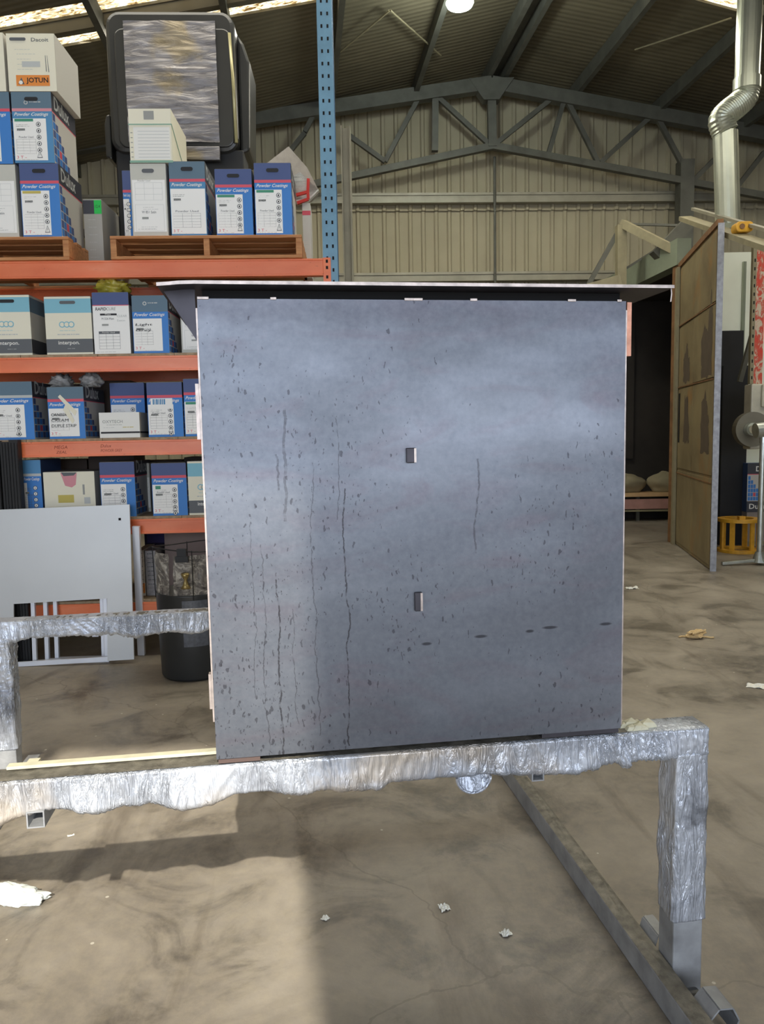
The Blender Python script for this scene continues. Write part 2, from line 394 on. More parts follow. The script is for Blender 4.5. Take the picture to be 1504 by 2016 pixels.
bk = MB(); bk.box(-10.5, 11.5, .12, .2, 0, 7.6); bk.build('wall_backing', M['wall_dark'], wr)
# girts
for z, h in ((5.27, .13), (4.02, .12), (2.6, .12)):
    b = MB(); b.box(-10, 11, -.15, -.03, z - h/2, z + h/2); b.box(-10, 11, -.17, -.15, z + h/2 - .02, z + h/2 + .02); b.build('girt', M['girt'], wr)
b = MB(); b.tube([(0.02, -.19, 0), (0.02, -.19, 5.9)], .022, 8); b.build('conduit', M['truss'], wr)

for nm, x0, x1 in (('wall_left', -8.2, -8.0), ('wall_right', 10.6, 10.8)):
    b = MB(); y = -7.9
    while y < 14.5:
        b.box(x0, x1, y, y + .28, 0, 5.5); b.box(x0 - .03 if x0 > 0 else x0, x1 if x0 > 0 else x1 + .03, y + .28, y + .36, 0, 5.5); y += .36
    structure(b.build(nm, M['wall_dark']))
# front wall with the wide roller door opening: header and right pier
b = MB(); b.box(-8.2, 10.8, -5.3, -5.1, 6.7, 8.0); b.box(1.0, 10.8, -5.3, -5.1, 3.9, 6.7); b.box(1.0, 2.2, -5.3, -5.1, 0, 3.9); structure(b.build('wall_front', M['wall_dark']))

# roof: two slopes as one ceiling with strips left open for the translucent sheets
gaps = [(-3.80, -3.56), (-3.42, -3.02), (-8.6, -7.9), (-13.0, -12.3)]
edges = [-17.6]
for g in sorted(gaps): edges += [g[0], g[1]]
edges.append(1.6)
cr_ = bpy.data.objects.new('ceiling', None); COL.objects.link(cr_); cr_['kind'] = 'structure'
for side in (-1, 1):
    C = 11.5
    for i in range(0, len(edges), 2):
        a0, a1 = edges[i], edges[i+1]
        p = [roof_pt(a0, 0), roof_pt(a1, 0), roof_pt(a1, C*side), roof_pt(a0, C*side)]
        if side < 0: p = p[::-1]
        q = [x + Vector((0, 0, .09)) for x in p]
        b = MB(); b.hexa(p + q); b.build('roof_sheet', M['roof'], cr_)
    for g in gaps:
        for k in range(0, 6):
            c0 = k * 1.75; c1 = c0 + 1.75
            p = [roof_pt(g[0], c0*side), roof_pt(g[1], c0*side), roof_pt(g[1], c1*side), roof_pt(g[0], c1*side)]
            if side < 0: p = p[::-1]
            b = MB(); b.hexa([x + Vector((0,0,.03)) for x in p] + [x + Vector((0,0,.05)) for x in p]); b.build('skylight_sheet', M['skylight'], cr_)
    for c in (.13, 1.28, 2.6, 3.95, 5.3, 6.65, 8.0, 9.3):
        b = MB(); a = roof_pt(-17.5, c*side, -.1); e = roof_pt(1.0, c*side, -.1)
        b.bar(a, e, .075, .2); b.build('purlin', M['truss'], cr_)
    b = MB(); b.bar(roof_pt(-3.49, 0, -.06), roof_pt(-3.49, 9.8*side, -.06), .1, .12); b.build('rafter', M['roof'], cr_)
b = MB(); b.bar(roof_pt(-17.5, 0, -.03), roof_pt(1.0, 0, -.03), .26, .06); b.build('ridge_cap', M['truss'], cr_)
for p, q in (((766, 1), (650, 100)), ((768, 0), (868, 92)), ((1440, 16), (1250, 80))):
    side = 1 if p[0] > 1000 else -1
    def rp(px, py):
        n = rdir.cross(cdir * side + Vector((0, 0, -SL))); r = ray(px, py); e = Vector((0, 0, CAM_H)); t = n.dot(APEX - e) / n.dot(r)
        return e + r * t + Vector((0, 0, -.12))
    b = MB(); b.cyl(rp(*p), rp(*q), .012, 6); b.build('brace_rod', M['beige_steel'], cr_)

# gable truss in front of the back wall
tr = thing('roof_truss', 'dark steel lattice truss under the gable of the cream back wall', 'truss', (0, 0, 0))
TY = (1.9, 12.55)
def T(px, py): return at_plane(px, py, TY, WYAW)
def extend(a, b, k): return a + (b - a) * k
def tbar(name, a, b, w, h, m=M['truss']):
    q = MB(); q.bar(a, b, w, h); q.build(name, m, tr)
ap = T(967, 166); tl_ = T(654, 213); trr = T(1504, 266)
tbar('top_chord', ap, extend(ap, tl_, 3.3), .16, .2); tbar('top_chord', ap, extend(ap, trr, 1.85), .16, .2)
bp = T(970, 288); bl = T(684, 349); br = T(1504, 386)
tbar('bottom_chord', bp, extend(bp, bl, 3.6), .1, .1); tbar('bottom_chord', bp, extend(bp, br, 1.8), .1, .1)
b = MB(); c = T(966, 172); b.hexa([c+Vector(q) for q in ((-.35,-.1,.1),(.35,-.1,.1),(.35,.1,.1),(-.35,.1,.1),(-.12,-.1,-.22),(.12,-.1,-.22),(.12,.1,-.22),(-.12,.1,-.22))]); b.build('gusset', M['truss'], tr)
tbar('king_post', T(967, 180), T(969, 290), .13, .13); tbar('web_strut', T(857, 184), T(856, 298), .1, .1)
for a, e in (((826, 190), (758, 318)), ((862, 192), (960, 282)), ((975, 284), (1092, 190)), ((1110, 198), (1080, 302)),
             ((1116, 198), (1177, 320)), ((1182, 320), (1285, 226)), ((1294, 232), (1360, 356)), ((1364, 356), (1430, 290)),
             ((1448, 372), (1504, 300)), ((758, 318), (680, 262)), ((620, 222), (600, 260)), ((600, 262), (545, 330))):
    tbar('web_brace', T(*a), T(*e), .07, .07)

# steel columns of the gable wall
b = MB(); p = at_plane(1352, 360, (1.9, 12.5), WYAW); b.box(p.x-.1, p.x+.12, 12.62, 12.85, 3.64, 5.75)
tag(b.build('steel_column', M['truss']), 'dark steel column of the back wall above the open booth', 'column')
ch = MB(); p0 = at_y(680, 252, 9.0); ch.box(p0.x-.055, p0.x+.055, 9.0, 9.12, 0, p0.z); ch.box(p0.x-.055, p0.x-.04, 8.92, 9.0, 0, p0.z); ch.box(p0.x+.04, p0.x+.055, 8.92, 9.0, 0, p0.z)
tag(ch.build('channel_post', M['girt']), 'plain grey channel post standing between blue rack upright and back wall', 'post')

# high bay lamp
lp = Vector((1.12, 10.0, 0)); hp = at_y(905, 6, 9.6)
t = thing('bay_lamp', 'glowing round high bay lamp hanging near the ridge', 'lamp', (hp.x, hp.y, hp.z))
b = MB(); b.cyl((0,0,0), (0,0,.18), .17, 24, r2=.07); b.cyl((0,0,.18), (0,0,.3), .06, 12); b.build('lamp_housing', M['galv'], t)
b = MB(); b.cyl((0,0,-.03), (0,0,.0), .15, 24); b.build('lamp_glass', M['lamp'], t)
b = MB(); b.cyl((0,0,.3), (0,0,max(.35, 7.0-hp.z)), .012, 8); b.build('hanger_rod', M['truss'], t)
lo = light('lamp_light', 'POINT', (hp.x, hp.y, hp.z - .25), (0,0,0), 60, (.9, 1, .95)); lo.data.shadow_soft_size = .15

# ------------------------------------------------------------------ trolley with foil wrapped rails
TB = Vector((-.387, 1.669, 0)); TYAW = .1433
tro = thing('work_trolley', 'steel trestle trolley with foil wrapped rails carrying the big steel cabinet', 'trolley', TB, TYAW)
RT = .707; RBm = .640
def tube_box(name, x0, x1, y0, y1, z0, z1, m, parent=tro, bev=.004): 
    b = MB(); b.box(x0, x1, y0, y1, z0, z1); return b.build(name, m, parent, bevel=bev)
XL, XR = -1.045, 1.205
tube_box('top_rail', XL, XR, .006, .076, RBm, RT, M['overspray'])
tube_box('top_rail', XL, XR, 1.606, 1.676, RBm, RT, M['overspray'])
tube_box('leg', 1.125, 1.205, 0.004, .080, 0, RBm, M['overspray'])
tube_box('leg', 1.125, 1.205, 1.602, 1.678, 0, RBm, M['overspray'])
tube_box('leg', XL, XL+.08, 0.004, .080, 0, RBm, M['overspray'])
tube_box('leg', XL, XL+.08, 1.602, 1.678, 0, RBm, M['overspray'])
tube_box('base_tube', 1.07, 1.122, -.27, 1.74, 0.0, .075, M['overspray'])
tube_box('base_tube', XL+.082, XL+.134, -.27, 1.74, 0.0, .075, M['overspray'])
tube_box('base_tube', XL+.134, -.86, 1.50, 1.55, 0.03, .08, M['overspray'])
# flaking powder crust on the base tube top
def crust(name, x0, x1, y0, y1, z, amp, m, parent, nx=10, ny=160, seed=0):
    b = MB(); 
    for j in range(ny + 1):
        for i in range(nx + 1):
            x = x0 + (x1 - x0) * i / nx; y = y0 + (y1 - y0) * j / ny
            e = min(1, 4 * min(i, nx - i) / nx) * min(1, min(j, ny-j) / 2)
            h = abs(noise.noise(Vector((x * 60 + seed, y * 26, seed)))) * amp + abs(noise.noise(Vector((x * 160, y * 90, seed)))) * amp * .5
            b.v.append((x, y, z + h * e))
    for j in range(ny):
        for i in range(nx):
            k = j * (nx + 1) + i; b.f.append((k, k+1, k+nx+2, k+nx+1)); b.m.append(0)
    return b.build(name, m, parent, smooth=True)
crust('powder_crust', 1.071, 1.121, -.2, 1.7, .0755, .010, M['tube_top'], tro)
crust('powder_crust', -1.0, 1.0, .008, .074, .7100, .0035, M['tube_top'], tro, 320, 10)
crust('powder_crust', -1.0, .9, 1.608, 1.674, .7100, .0035, M['tube_top'], tro, 200, 8)
# open square tube stubs under the near rail
def stub(x, z, s, y0, y1, m):
    b = MB(); t_ = .003
    b.box(x, x+s, y0, y1, z, z+t_); b.box(x, x+s, y0, y1, z+s-t_, z+s); b.box(x, x+t_, y0, y1, z+t_, z+s-t_); b.box(x+s-t_, x+s, y0, y1, z+t_, z+s-t_)
    b.box(x+t_, x+s-t_, y1-.002, y1, z+t_, z+s-t_)
    return b.build('tube_stub', m, tro)
stub(.745, .609, .031, -.003, .12, M['overspray']); stub(-.415, .602, .038, -.004, .12, M['overspray'])
stub(-.90, .085, .045, 1.40, 1.56, M['cream_tape'])
# bent sheet hooks on the base tube
def bent(name, pts, w, th, parent, m, axis=(0,1,0)):
    ax = Vector(axis) * w; b = MB(); P_ = [Vector(p) for p in pts]
    for i in range(len(P_) - 1):
        a, c = P_[i], P_[i+1]; d = (c - a).normalized(); n = d.cross(Vector(axis)).normalized() * th
        b.hexa([a, c, c + ax, a + ax, a + n, c + n, c + n + ax, a + ax + n])
    return b.build(name, m, parent)
bent('hook_bracket', [(1.123, .10, .045), (1.140, .105, .088), (1.172, .115, .082), (1.186, .12, .045)], .085, .004, tro, M['overspray'])
bent('hook_bracket', [(1.186, .235, .040), (1.160, .23, .012), (1.135, .225, .03)], .03, .004, tro, M['cream_tape'])
bent('hook_bracket', [(1.123, -.165, .055), (1.150, -.165, .086), (1.186, -.16, .080), (1.205, -.155, .045), (1.195, -.15, .012)], .075, .004, tro, M['overspray'])
# castor on the right end of base tube
b = MB(); b.cyl((1.128, -.06, .0295), (1.158, -.06, .0295), .029, 20); b.build('castor_wheel', M['tub'], tro)

def foil_sleeve(name, a, b_, w, h, seed, droop=.012, amp=.009, vertical=False, mat=None, faces=(0,1,2,3), res=.0032):
    """closed wrinkled skin around a rectangular tube from a to b_; w across (y), h up (z) or (x) when vertical"""
    a = Vector(a); b_ = Vector(b_); L = (b_ - a).length; d = (b_ - a) / L
    if vertical: e1 = Vector((1,0,0)); e2 = Vector((0,1,0))
    else: e1 = Vector((0,1,0)); e2 = Vector((0,0,1))
    ns = max(8, int(L / res)); per = []
    nw = max(4, int(w / .007)); nh = max(4, int(h / .0042))
    for i in range(nw): per.append((-w/2 + w*i/nw, -h/2, 0, -1))
    for i in range(nh): per.append((w/2, -h/2 + h*i/nh, 1, 0))
    for i in range(nw): per.append((w/2 - w*i/nw, h/2, 0, 1))
    for i in range(nh): per.append((-w/2, h/2 - h*i/nh, -1, 0))
    n = len(per); B = MB()
    for k in range(ns + 1):
        s = L * k / ns; c = a + d * s
        zone = .5 + .9 * noise.noise(Vector((s * 2.6, seed, 3.1)))
        dr = droop * max(0, .15 + 1.4 * noise.noise(Vector((s * 7, seed * 1.7, 0)))) + droop * .5 * max(0, noise.noise(Vector((s * 26, seed, 4))))
        for i, (u, v, nu, nv) in enumerate(per):
            vv = v / h
            wv = noise.noise(Vector((s * 5.3, v * 6, seed + 20)))
            ang = noise.noise(Vector((s * 3.1, seed, 7))) * 1.9
            if vertical: q = (u + v * 1.3) * 1.0 + .22 * s + .02 * wv; o_ = s
            else: q = s + ang * v + .018 * wv; o_ = v
            k1 = abs(noise.noise(Vector((q * 84, o_ * 7, seed)))); k1 = 1 - min(1, k1 * 3.2)
            k2 = abs(noise.noise(Vector((q * 27 + 5, o_ * 10, seed + 9 + (u * 6))))); k2 = 1 - min(1, k2 * 2.6)
            k3 = abs(noise.noise(Vector((q * 150, o_ * 40, seed + 5)))); k3 = 1 - min(1, k3 * 3)
            lo = noise.noise(Vector((s * 14, v * 16, seed + 2)))
            zz_ = max(.0, min(1.2, zone * 1.5 - .35)); dsp = amp * (zz_ * .8 * k1 + .35 * k2 + .45 * k3 * max(.15, zz_) + .6 * lo)
            if nv > 0 and not vertical: dsp = abs(dsp) * .2 + .0006
            dsp = max(dsp, -.0015) + .0015
            p = c + e1 * (u + (nu if nu else 0) * dsp) + e2 * (v + (nv if nv else 0) * dsp)
            if not vertical:
                low = max(0, -vv + .05) * 1.8
                p -= e2 * dr * min(1, low)
                if nu < 0: p -= e1 * dr * .35 * min(1, low)
            B.v.append(tuple(p))
    for k in range(ns):
        for i in range(n):
            j = (i + 1) % n; B.f.append((k*n+i, k*n+j, (k+1)*n+j, (k+1)*n+i)); B.m.append(0)
    B.f.append(tuple(range(n))[::-1]); B.m.append(0); B.f.append(tuple(ns*n + i for i in range(n))); B.m.append(0)
    return B.build(name, mat or M['foil'], tro, smooth=True)
cz = (RT + RBm) / 2
foil_sleeve('foil_wrap', (-.72, .041, cz - .001), (1.0, .041, cz - .001), .074, .067, 1.3, .030, .0075)
foil_sleeve('foil_wrap', (.995, .041, cz), (1.207, .041, cz), .074, .067, 6.3, .010, .006, False, M['foil_dark'])
foil_sleeve('foil_wrap', (XL+.0, 1.641, cz), (.5, 1.641, cz), .074, .069, 2.7, .022, .008, res=.008)
foil_sleeve('foil_wrap', (1.165, .042, .20), (1.165, .042, .642), .083, .079, 3.9, 0, .0085, True, M['foil_leg'])
foil_sleeve('foil_wrap', (XL+.04, 1.640, .16), (XL+.04, 1.640, .642), .083, .079, 4.4, 0, .009, True, M['foil_leg'])
# hanging ring of foil under the rail
pts = [(.605 + .042 * math.cos(a), .015, .625 + .040 * math.sin(a)) for a in [math.pi + math.pi * i / 14 for i in range(15)]]
b = MB(); b.tube(pts, .0035, 8)
for i in range(14):
    b.face([pts[i], pts[i+1], (pts[i+1][0], .03, .63), (pts[i][0], .03, .63)])
b.build('foil_flap', M['foil'], tro)
tube_box('masking_strip', -.47, .0, .056, .078, .7140, .7215, M['cream_tape'], bev=.001)
# crumpled tape lumps right of the cabinet
b = MB()
for i in range(9):
    x = .995 + random.random() * .11; y = .015 + random.random() * .05; s = .012 + random.random() * .014
    b.hexa([(x-s, y-s*.6, .709), (x+s, y-s*.4, .709), (x+s*.8, y+s*.6, .709), (x-s*.9, y+s*.5, .709),
            (x-s*.5, y-s*.4, .712+s*.5), (x+s*.7, y-s*.3, .711+s*.4), (x+s*.4, y+s*.5, .712+s*.6), (x-s*.6, y+s*.3, .713+s*.3)])
b.build('tape_lump', M['cream_tape'], tro, bevel=.002)

# ------------------------------------------------------------------ the big steel cabinet
cab = thing('steel_cabinet', 'large bare blue-grey steel box with overhanging top plate on the foil wrapped rail', 'cabinet', TB + Vector((0, 0, .714)), TYAW)
CW = .972; CHt = 1.036; CD = .46
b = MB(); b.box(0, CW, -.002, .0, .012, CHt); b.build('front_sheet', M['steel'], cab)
b = MB()
b.box(0, .002, 0, CD, .012, CHt); b.box(CW-.002, CW, 0, CD, .012, CHt); b.box(.002, CW-.002, CD-.002, CD, .012, CHt)
b.box(.002, CW-.002, 0.0, CD-.002, .012, .014); b.build('side_sheet', M['steel_dark'], cab)
# feet strips on the rail
b = MB(); b.box(.004, .098, .002, .09, .0, .0115); b.build('packer', plain('brown_packer', (92, 74, 68), .7), cab)
b = MB(); b.box(CW-.20, CW-.004, .002, .09, .0, .0115); b.build('packer', M['steel_dark'], cab)
# side flat bars
def edge_bar(name, x0, x1, z0, z1, m, y0=-.001, y1=.004):
    b = MB(); b.box(x0, x1, y0, y1, z0, z1); return b.build(name, m, cab)
edge_bar('edge_strip', -.004, -.0004, .10, CHt-.02, M['steel_edge']); edge_bar('edge_strip', CW+.0004, CW+.0035, .02, CHt-.02, M['steel_edge'])
edge_bar('hinge_tab', CW+.004, CW+.015, CHt-.125, CHt-.002, M['rusty_edge'], .0, .03)
edge_bar('hinge_tab', -.012, -.0045, CHt-.30, CHt-.18, M['steel_edge'], .0, .02)
edge_bar('hinge_tab', -.010, -.0045, .13, .21, M['steel_edge'], .0, .02)
# top plate: front overhang, upturned left tip
PZ = 1.050 + .006
b = MB()
xs = [-.075, -.05, -.03, 0, .3, .6, .9, 1.058]; dz = [-.005, -.003, -.001, 0, 0, .0, .0, 0]
for i in range(len(xs) - 1):
    x0, x1 = xs[i], xs[i+1]; z0, z1 = PZ + dz[i], PZ + dz[i+1]
    b.hexa([(x0, -.061, z0), (x1, -.061, z1), (x1, CD+.04, z1), (x0, CD+.04, z0), (x0, -.061, z0+.005), (x1, -.061, z1+.005), (x1, CD+.04, z1+.005), (x0, CD+.04, z0+.005)])
b.build('top_plate', M['steel_dark'], cab)
b = MB()
for i in range(len(xs) - 1):
    x0, x1 = xs[i], xs[i+1]; z0, z1 = PZ + dz[i], PZ + dz[i+1]
    b.hexa([(x0, -.0625, z0-.001), (x1, -.0625, z1-.001), (x1, -.0612, z1-.001), (x0, -.0612, z0-.001), (x0, -.0625, z0+.006), (x1, -.0625, z1+.006), (x1, -.0612, z1+.006), (x0, -.0612, z0+.006)])
b.build('plate_edge', M['steel_edge'], cab)
b = MB(); b.box(.01, CW-.01, .01, CD-.01, CHt, PZ-.0005); b.build('neck', M['hole'], cab)
for x in (.0, .155, .45, .47, .60, .83, .95):
    b = MB(); w = .010 + random.random() * .018; b.box(x, x+w, -.0040, -.0025, CHt-.002, CHt+.004); b.build('weld_bead', M['steel_edge'], cab, bevel=.001)
# left gusset and right lip
b = MB(); a_ = [(-.072, PZ), (-.0045, PZ), (-.0045, PZ-.108)]
b.face([(p[0], .002, p[1]) for p in a_]); b.face([(p[0], .005, p[1]) for p in a_[::-1]])
for i in range(3):
    p, q = a_[i], a_[(i+1) % 3]; b.face([(p[0], .002, p[1]), (p[0], .005, p[1]), (q[0], .005, q[1]), (q[0], .002, q[1])])
b.build('gusset_plate', M['steel_dark'], cab)
b = MB(); b.tube([(1.054, -.055, PZ+.001), (1.055, -.056, PZ-.012), (1.053, -.056, PZ-.030)], .0018, 6); b.build('wire_stub', M['steel_edge'], cab)
# square pins proud of the face
for x, z, w, h in ((.448, .674, .022, .034), (.462, .332, .018, .044)):
    b = MB(); b.box(x, x+w, -.012, -.0022, z, z+h); b.build('pin_tab', M['steel_dark'], cab, bevel=.002)
    b = MB(); b.box(x+w-.005, x+w, -.0135, -.0122, z+.001, z+h-.001); b.build('tab_edge', M['steel_edge'], cab)
b = MB(); p = [at_plane(q, 566, (TB.x, TB.y+.03), TYAW) for q in (458, 524)]
b.box(.075, .155, .0, .02, PZ+.0055, PZ+.0125); tag(b.build('flat_bar', M['steel_edge']), 'short flat steel bar lying on the cabinet top plate', 'steel bar')
o = bpy.data.objects['flat_bar']; o.location = cab.location; o.rotation_euler = cab.rotation_euler

# ------------------------------------------------------------------ pallet rack
RY = .0417; RO = (0, 5.1)
def RP(px, py, off=0.0): return at_plane(px, py, (0, 5.1 + off), RY)
rx = Vector((math.cos(RY), math.sin(RY), 0)); ryv = Vector((-math.sin(RY), math.cos(RY), 0))
rack = thing('pallet_rack', 'pallet rack with orange beams and blue uprights on the left', 'rack', (0, 5.1, 0), RY)
def rl(P_):   # world -> rack local
    d = Vector(P_) - Vector((0, 5.1, 0)); return Vector((d.dot(rx), d.dot(ryv), d.z))
levels = [('L1', 2.603, 2.495), ('L2', 1.997, 1.900), ('L3', 1.453, 1.353), ('L4', .930, .832), ('L5', .370, .266)]
RXR = -.352; RXL = -3.30
def upright(x0, x1, y0, y1, m, flip):
    b = MB(); b.box(x0, x1, y0, y0+.004, 0, 5.2); b.box(x0, x0+.004, y0+.004, y1, 0, 5.2); b.box(x1-.004, x1, y0+.004, y1, 0, 5.2)
    u = b.build('upright', m, rack)
    s = MB(); z = .12
    while z < 5.15:
        for cx in (x0 + (x1-x0)*.3, x0 + (x1-x0)*.7):
            s.box(cx-.006, cx+.006, y0-.0008, y0-.0002, z, z+.022)
        z += .075
    o = s.build('slot_holes', M['hole'], u, kind='stuff')
upright(RXR, RXR+.095, .004, .075, M['blue_post'], 1)
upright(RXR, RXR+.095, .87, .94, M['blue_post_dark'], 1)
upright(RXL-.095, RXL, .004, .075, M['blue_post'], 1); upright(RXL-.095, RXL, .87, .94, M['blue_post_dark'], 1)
for x in (RXR+.04, RXL-.05):
    for k in range(6):
        b = MB(); z0 = .2 + k*.85; z1 = z0+.85
        a = (x, .076, z0), (x, .868, z1)
        if k % 2: a = (x, .868, z0), (x, .076, z1)
        b.bar(a[0], a[1], .03, .03); b.build('frame_brace', M['blue_post_dark'], rack)
for nm, zt, zb in levels:
    for y0, y1 in ((0, .05), (.89, .94)):
        b = MB(); b.box(RXL, RXR, y0, y1, zb, zt); b.box(RXL, RXR, y0-.006, y0, zt-.012, zt); b.box(RXL, RXR, y0-.006, y0, zb, zb+.012)
        be = b.build('beam', M['orange'], rack, bevel=.002)
        for xx in (RXR, RXL-.05):
            c = MB(); c.box(xx+.0005, xx+.0495, y0-.004, y0+.0035 if y0 == 0 else y0, zb-.09, zt+.005)
            cc = c.build('beam_connector', M['orange'], be)
        c = MB()
        for zz in (zb-.07, zb-.02, zb+.04, zb+.08): c.box(RXR+.018, RXR+.032, y0-.0048, y0-.0042, zz, zz+.02)
        c.build('connector_slots', M['hole'], be, kind='stuff')
    if nm != 'L1':
        n = 6
        for k in range(n):
            x0 = RXL + (RXR-RXL)*k/n; x1 = RXL + (RXR-RXL)*(k+1)/n - .003
            b = MB(); b.box(x0, x1, .002+random.random()*.004, .93, zt+.0005, zt+.018); b.build('deck_board', M['deck'], rack)
# pen notes on the beams
def pen(txts, parent, m):
    b = MB()
    for s, x, z, h, w in txts:
        v, f, x0, x1, y0, y1 = text_geo(s, .2, .0)
        k = len(b.v); sx = w / (x1 - x0); sy = h / (y1 - y0)
        for p in v: b.v.append((x + (p[0]-x0)*sx, -.0006, z + (p[1]-y0)*sy))
        for q in f: b.f.append(tuple(k+i for i in q)); b.m.append(0)
    return b.build('pen_writing', m, parent)
M['ink'] = flat('brown_ink', (150, 62, 40)); 
pen([('MEGA', -2.14, 1.405, .022, .085), ('ZEAL', -2.13, 1.375, .018, .07), ('Dulux', -1.84, 1.41, .02, .07), ('POWDER GREY', -1.84, 1.38, .018, .14)], rack, M['ink'])

# timber pallets on the top level
def pallet(xr, lab):
    W, Dp, z0, H = 1.216, 1.02, 2.6035, .145; x0 = xr - W
    t = thing('wooden_pallet', lab, 'pallet', Vector((0, 5.1, z0)) + rx * x0 + ryv * (-.03), RY)
    for x in (0, W/2-.019, W-.038):
        b = MB(); b.box(x, x+.038, .003, Dp-.003, .0195, H-.0195); b.build('bearer', M['pallet'], t, bevel=.003)
    n = 7
    for k in range(n):
        y = k * (Dp-.1) / (n-1); b = MB(); b.box(0, W, y, y+.1, H-.019, H); b.build('top_board', M['pallet'], t, bevel=.003)
    for y in (0, .3, .62, .92):
        b = MB(); b.box(0, W, y, y+.1, 0, .019); b.build('bottom_board', M['pallet'], t, bevel=.003)
    return t
pr = rl(RP(594, 465)).x; plx = rl(RP(137, 465)).x
pallet(pr, 'wooden pallet on the top beams carrying four upright cartons, next to the blue post')
pallet(plx, 'wooden pallet on the top beams at the left edge under a tall stack')
PT = 2.6035 + .145

# ------------------------------------------------------------------ cartons
C_ = {k: flat('print_' + k, v) for k, v in dict(navy=(78, 94, 142), slate=(98, 124, 142), red=(222, 92, 110), blue=(66, 134, 210), midblue=(86, 146, 192), white=(242, 242, 236),
      label=(250, 250, 246), grey=(158, 160, 156), dgrey=(98, 102, 106), black=(34, 34, 38), lblue=(136, 196, 214), cream=(240, 236, 214), green=(70, 150, 120), vgreen=(40, 196, 84),
      yellow=(204, 188, 96), orange=(236, 146, 66), pink=(222, 150, 160), ink=(96, 98, 104), faint=(196, 200, 198), darkside=(66, 68, 76), sidegrey=(204, 202, 194), purple=(70, 66, 132), hole=(30, 32, 36)).items()}
CK = list(C_.keys()); CM = [C_[k] for k in CK]
def board(name, rgb): return plain('board_' + name, rgb, .65, 0, .05, 5)
class Print:
    def __init__(s, W, H, D): s.b = MB(); s.W, s.H, s.D = W, H, D; s.side = False
    def P(s, u, v, l):
        e = .0006 * l
        return (s.W + e, u, v) if s.side else (u, -e, v)
    def rect(s, u0, u1, v0, v1, c, l=1): s.b.face([s.P(u0, v0, l), s.P(u1, v0, l), s.P(u1, v1, l), s.P(u0, v1, l)], CK.index(c))
    def poly(s, pts, c, l=1): s.b.face([s.P(u, v, l) for u, v in pts], CK.index(c))
    def frame(s, u0, u1, v0, v1, t, c, l=2):
        s.rect(u0, u1, v0, v0+t, c, l); s.rect(u0, u1, v1-t, v1, c, l); s.rect(u0, u0+t, v0, v1, c, l); s.rect(u1-t, u1, v0, v1, c, l)
    def disc(s, u, v, r, c, l=2, n=14): s.poly([(u + r*math.cos(2*math.pi*i/n), v + r*math.sin(2*math.pi*i/n)) for i in range(n)], c, l)
    def oval(s, u, v, w, h, c, l=2):
        r = h/2; pts = [(u + w/2 - r + r*math.cos(a), v + r*math.sin(a)) for a in [-math.pi/2 + math.pi*i/8 for i in range(9)]]
        pts += [(u - w/2 + r + r*math.cos(a), v + r*math.sin(a)) for a in [math.pi/2 + math.pi*i/8 for i in range(9)]]
        s.poly(pts, c, l)
    def text(s, t, u, v, w, h, c, l=3, shear=0.0, bold=.0, rot=0.0):
        vv, f, x0, x1, y0, y1 = text_geo(t, shear, bold); k = len(s.b.v); sx = w/(x1-x0); sy = h/(y1-y0); ca, sa = math.cos(rot), math.sin(rot)
        for p in vv:
            a, q = (p[0]-x0)*sx, (p[1]-y0)*sy; s.b.v.append(s.P(u + a*ca - q*sa, v + a*sa + q*ca, l))
        for q in f: s.b.f.append(tuple(k+i for i in q)); s.b.m.append(CK.index(c))
    def lines(s, u, v, w, n, dv, c='ink', l=3, h=.0022, jit=.4):
        for i in range(n):
            x = u
            while x < u + w * (1 - random.random()*jit):
                q = .006 + random.random()*.02; s.rect(x, min(x+q, u+w), v - i*dv, v - i*dv + h, c, l); x += q + .004
    def table(s, u0, u1, v0, v1, rows, cols, c='ink', l=3):
        t = .0012; s.frame(u0, u1, v0, v1, t, c, l)
        for i in range(1, rows): v = v0 + (v1-v0)*i/rows; s.rect(u0, u1, v, v+t, c, l)
        for i in range(1, cols): u = u0 + (u1-u0)*i/cols; s.rect(u, u+t, v0, v1, c, l)
    def build(s, parent, name='printed_artwork'): return s.b.build(name, CM, parent)
def stair_side(p, dark='navy', bt='Dulux'):
    W, H, D = p.W, p.H, p.D; p.side = True
    p.rect(0, D, .0, H, 'sidegrey', 1); p.rect(0, D, .74*H, H, 'darkside', 2); p.rect(0, D, .725*H, .74*H, 'red', 2)
    p.text(bt, .04, .79*H, D*.62, .085, 'faint', 3, bold=.02)
    n = 6; s = H*.70/n
    for r in range(n):
        for k in range(n - r):
            c = 'red' if (r == 1 and k == 2) else ('blue' if r < 4 or k == 0 else 'midblue')
            p.rect(.006 + k*D*.105, .006 + (k+1)*D*.105 - .004, .012 + r*s, .012 + (r+1)*s - .006, 'navy' if (k + r) % 2 and c != 'red' else c, 2)
    p.side = False
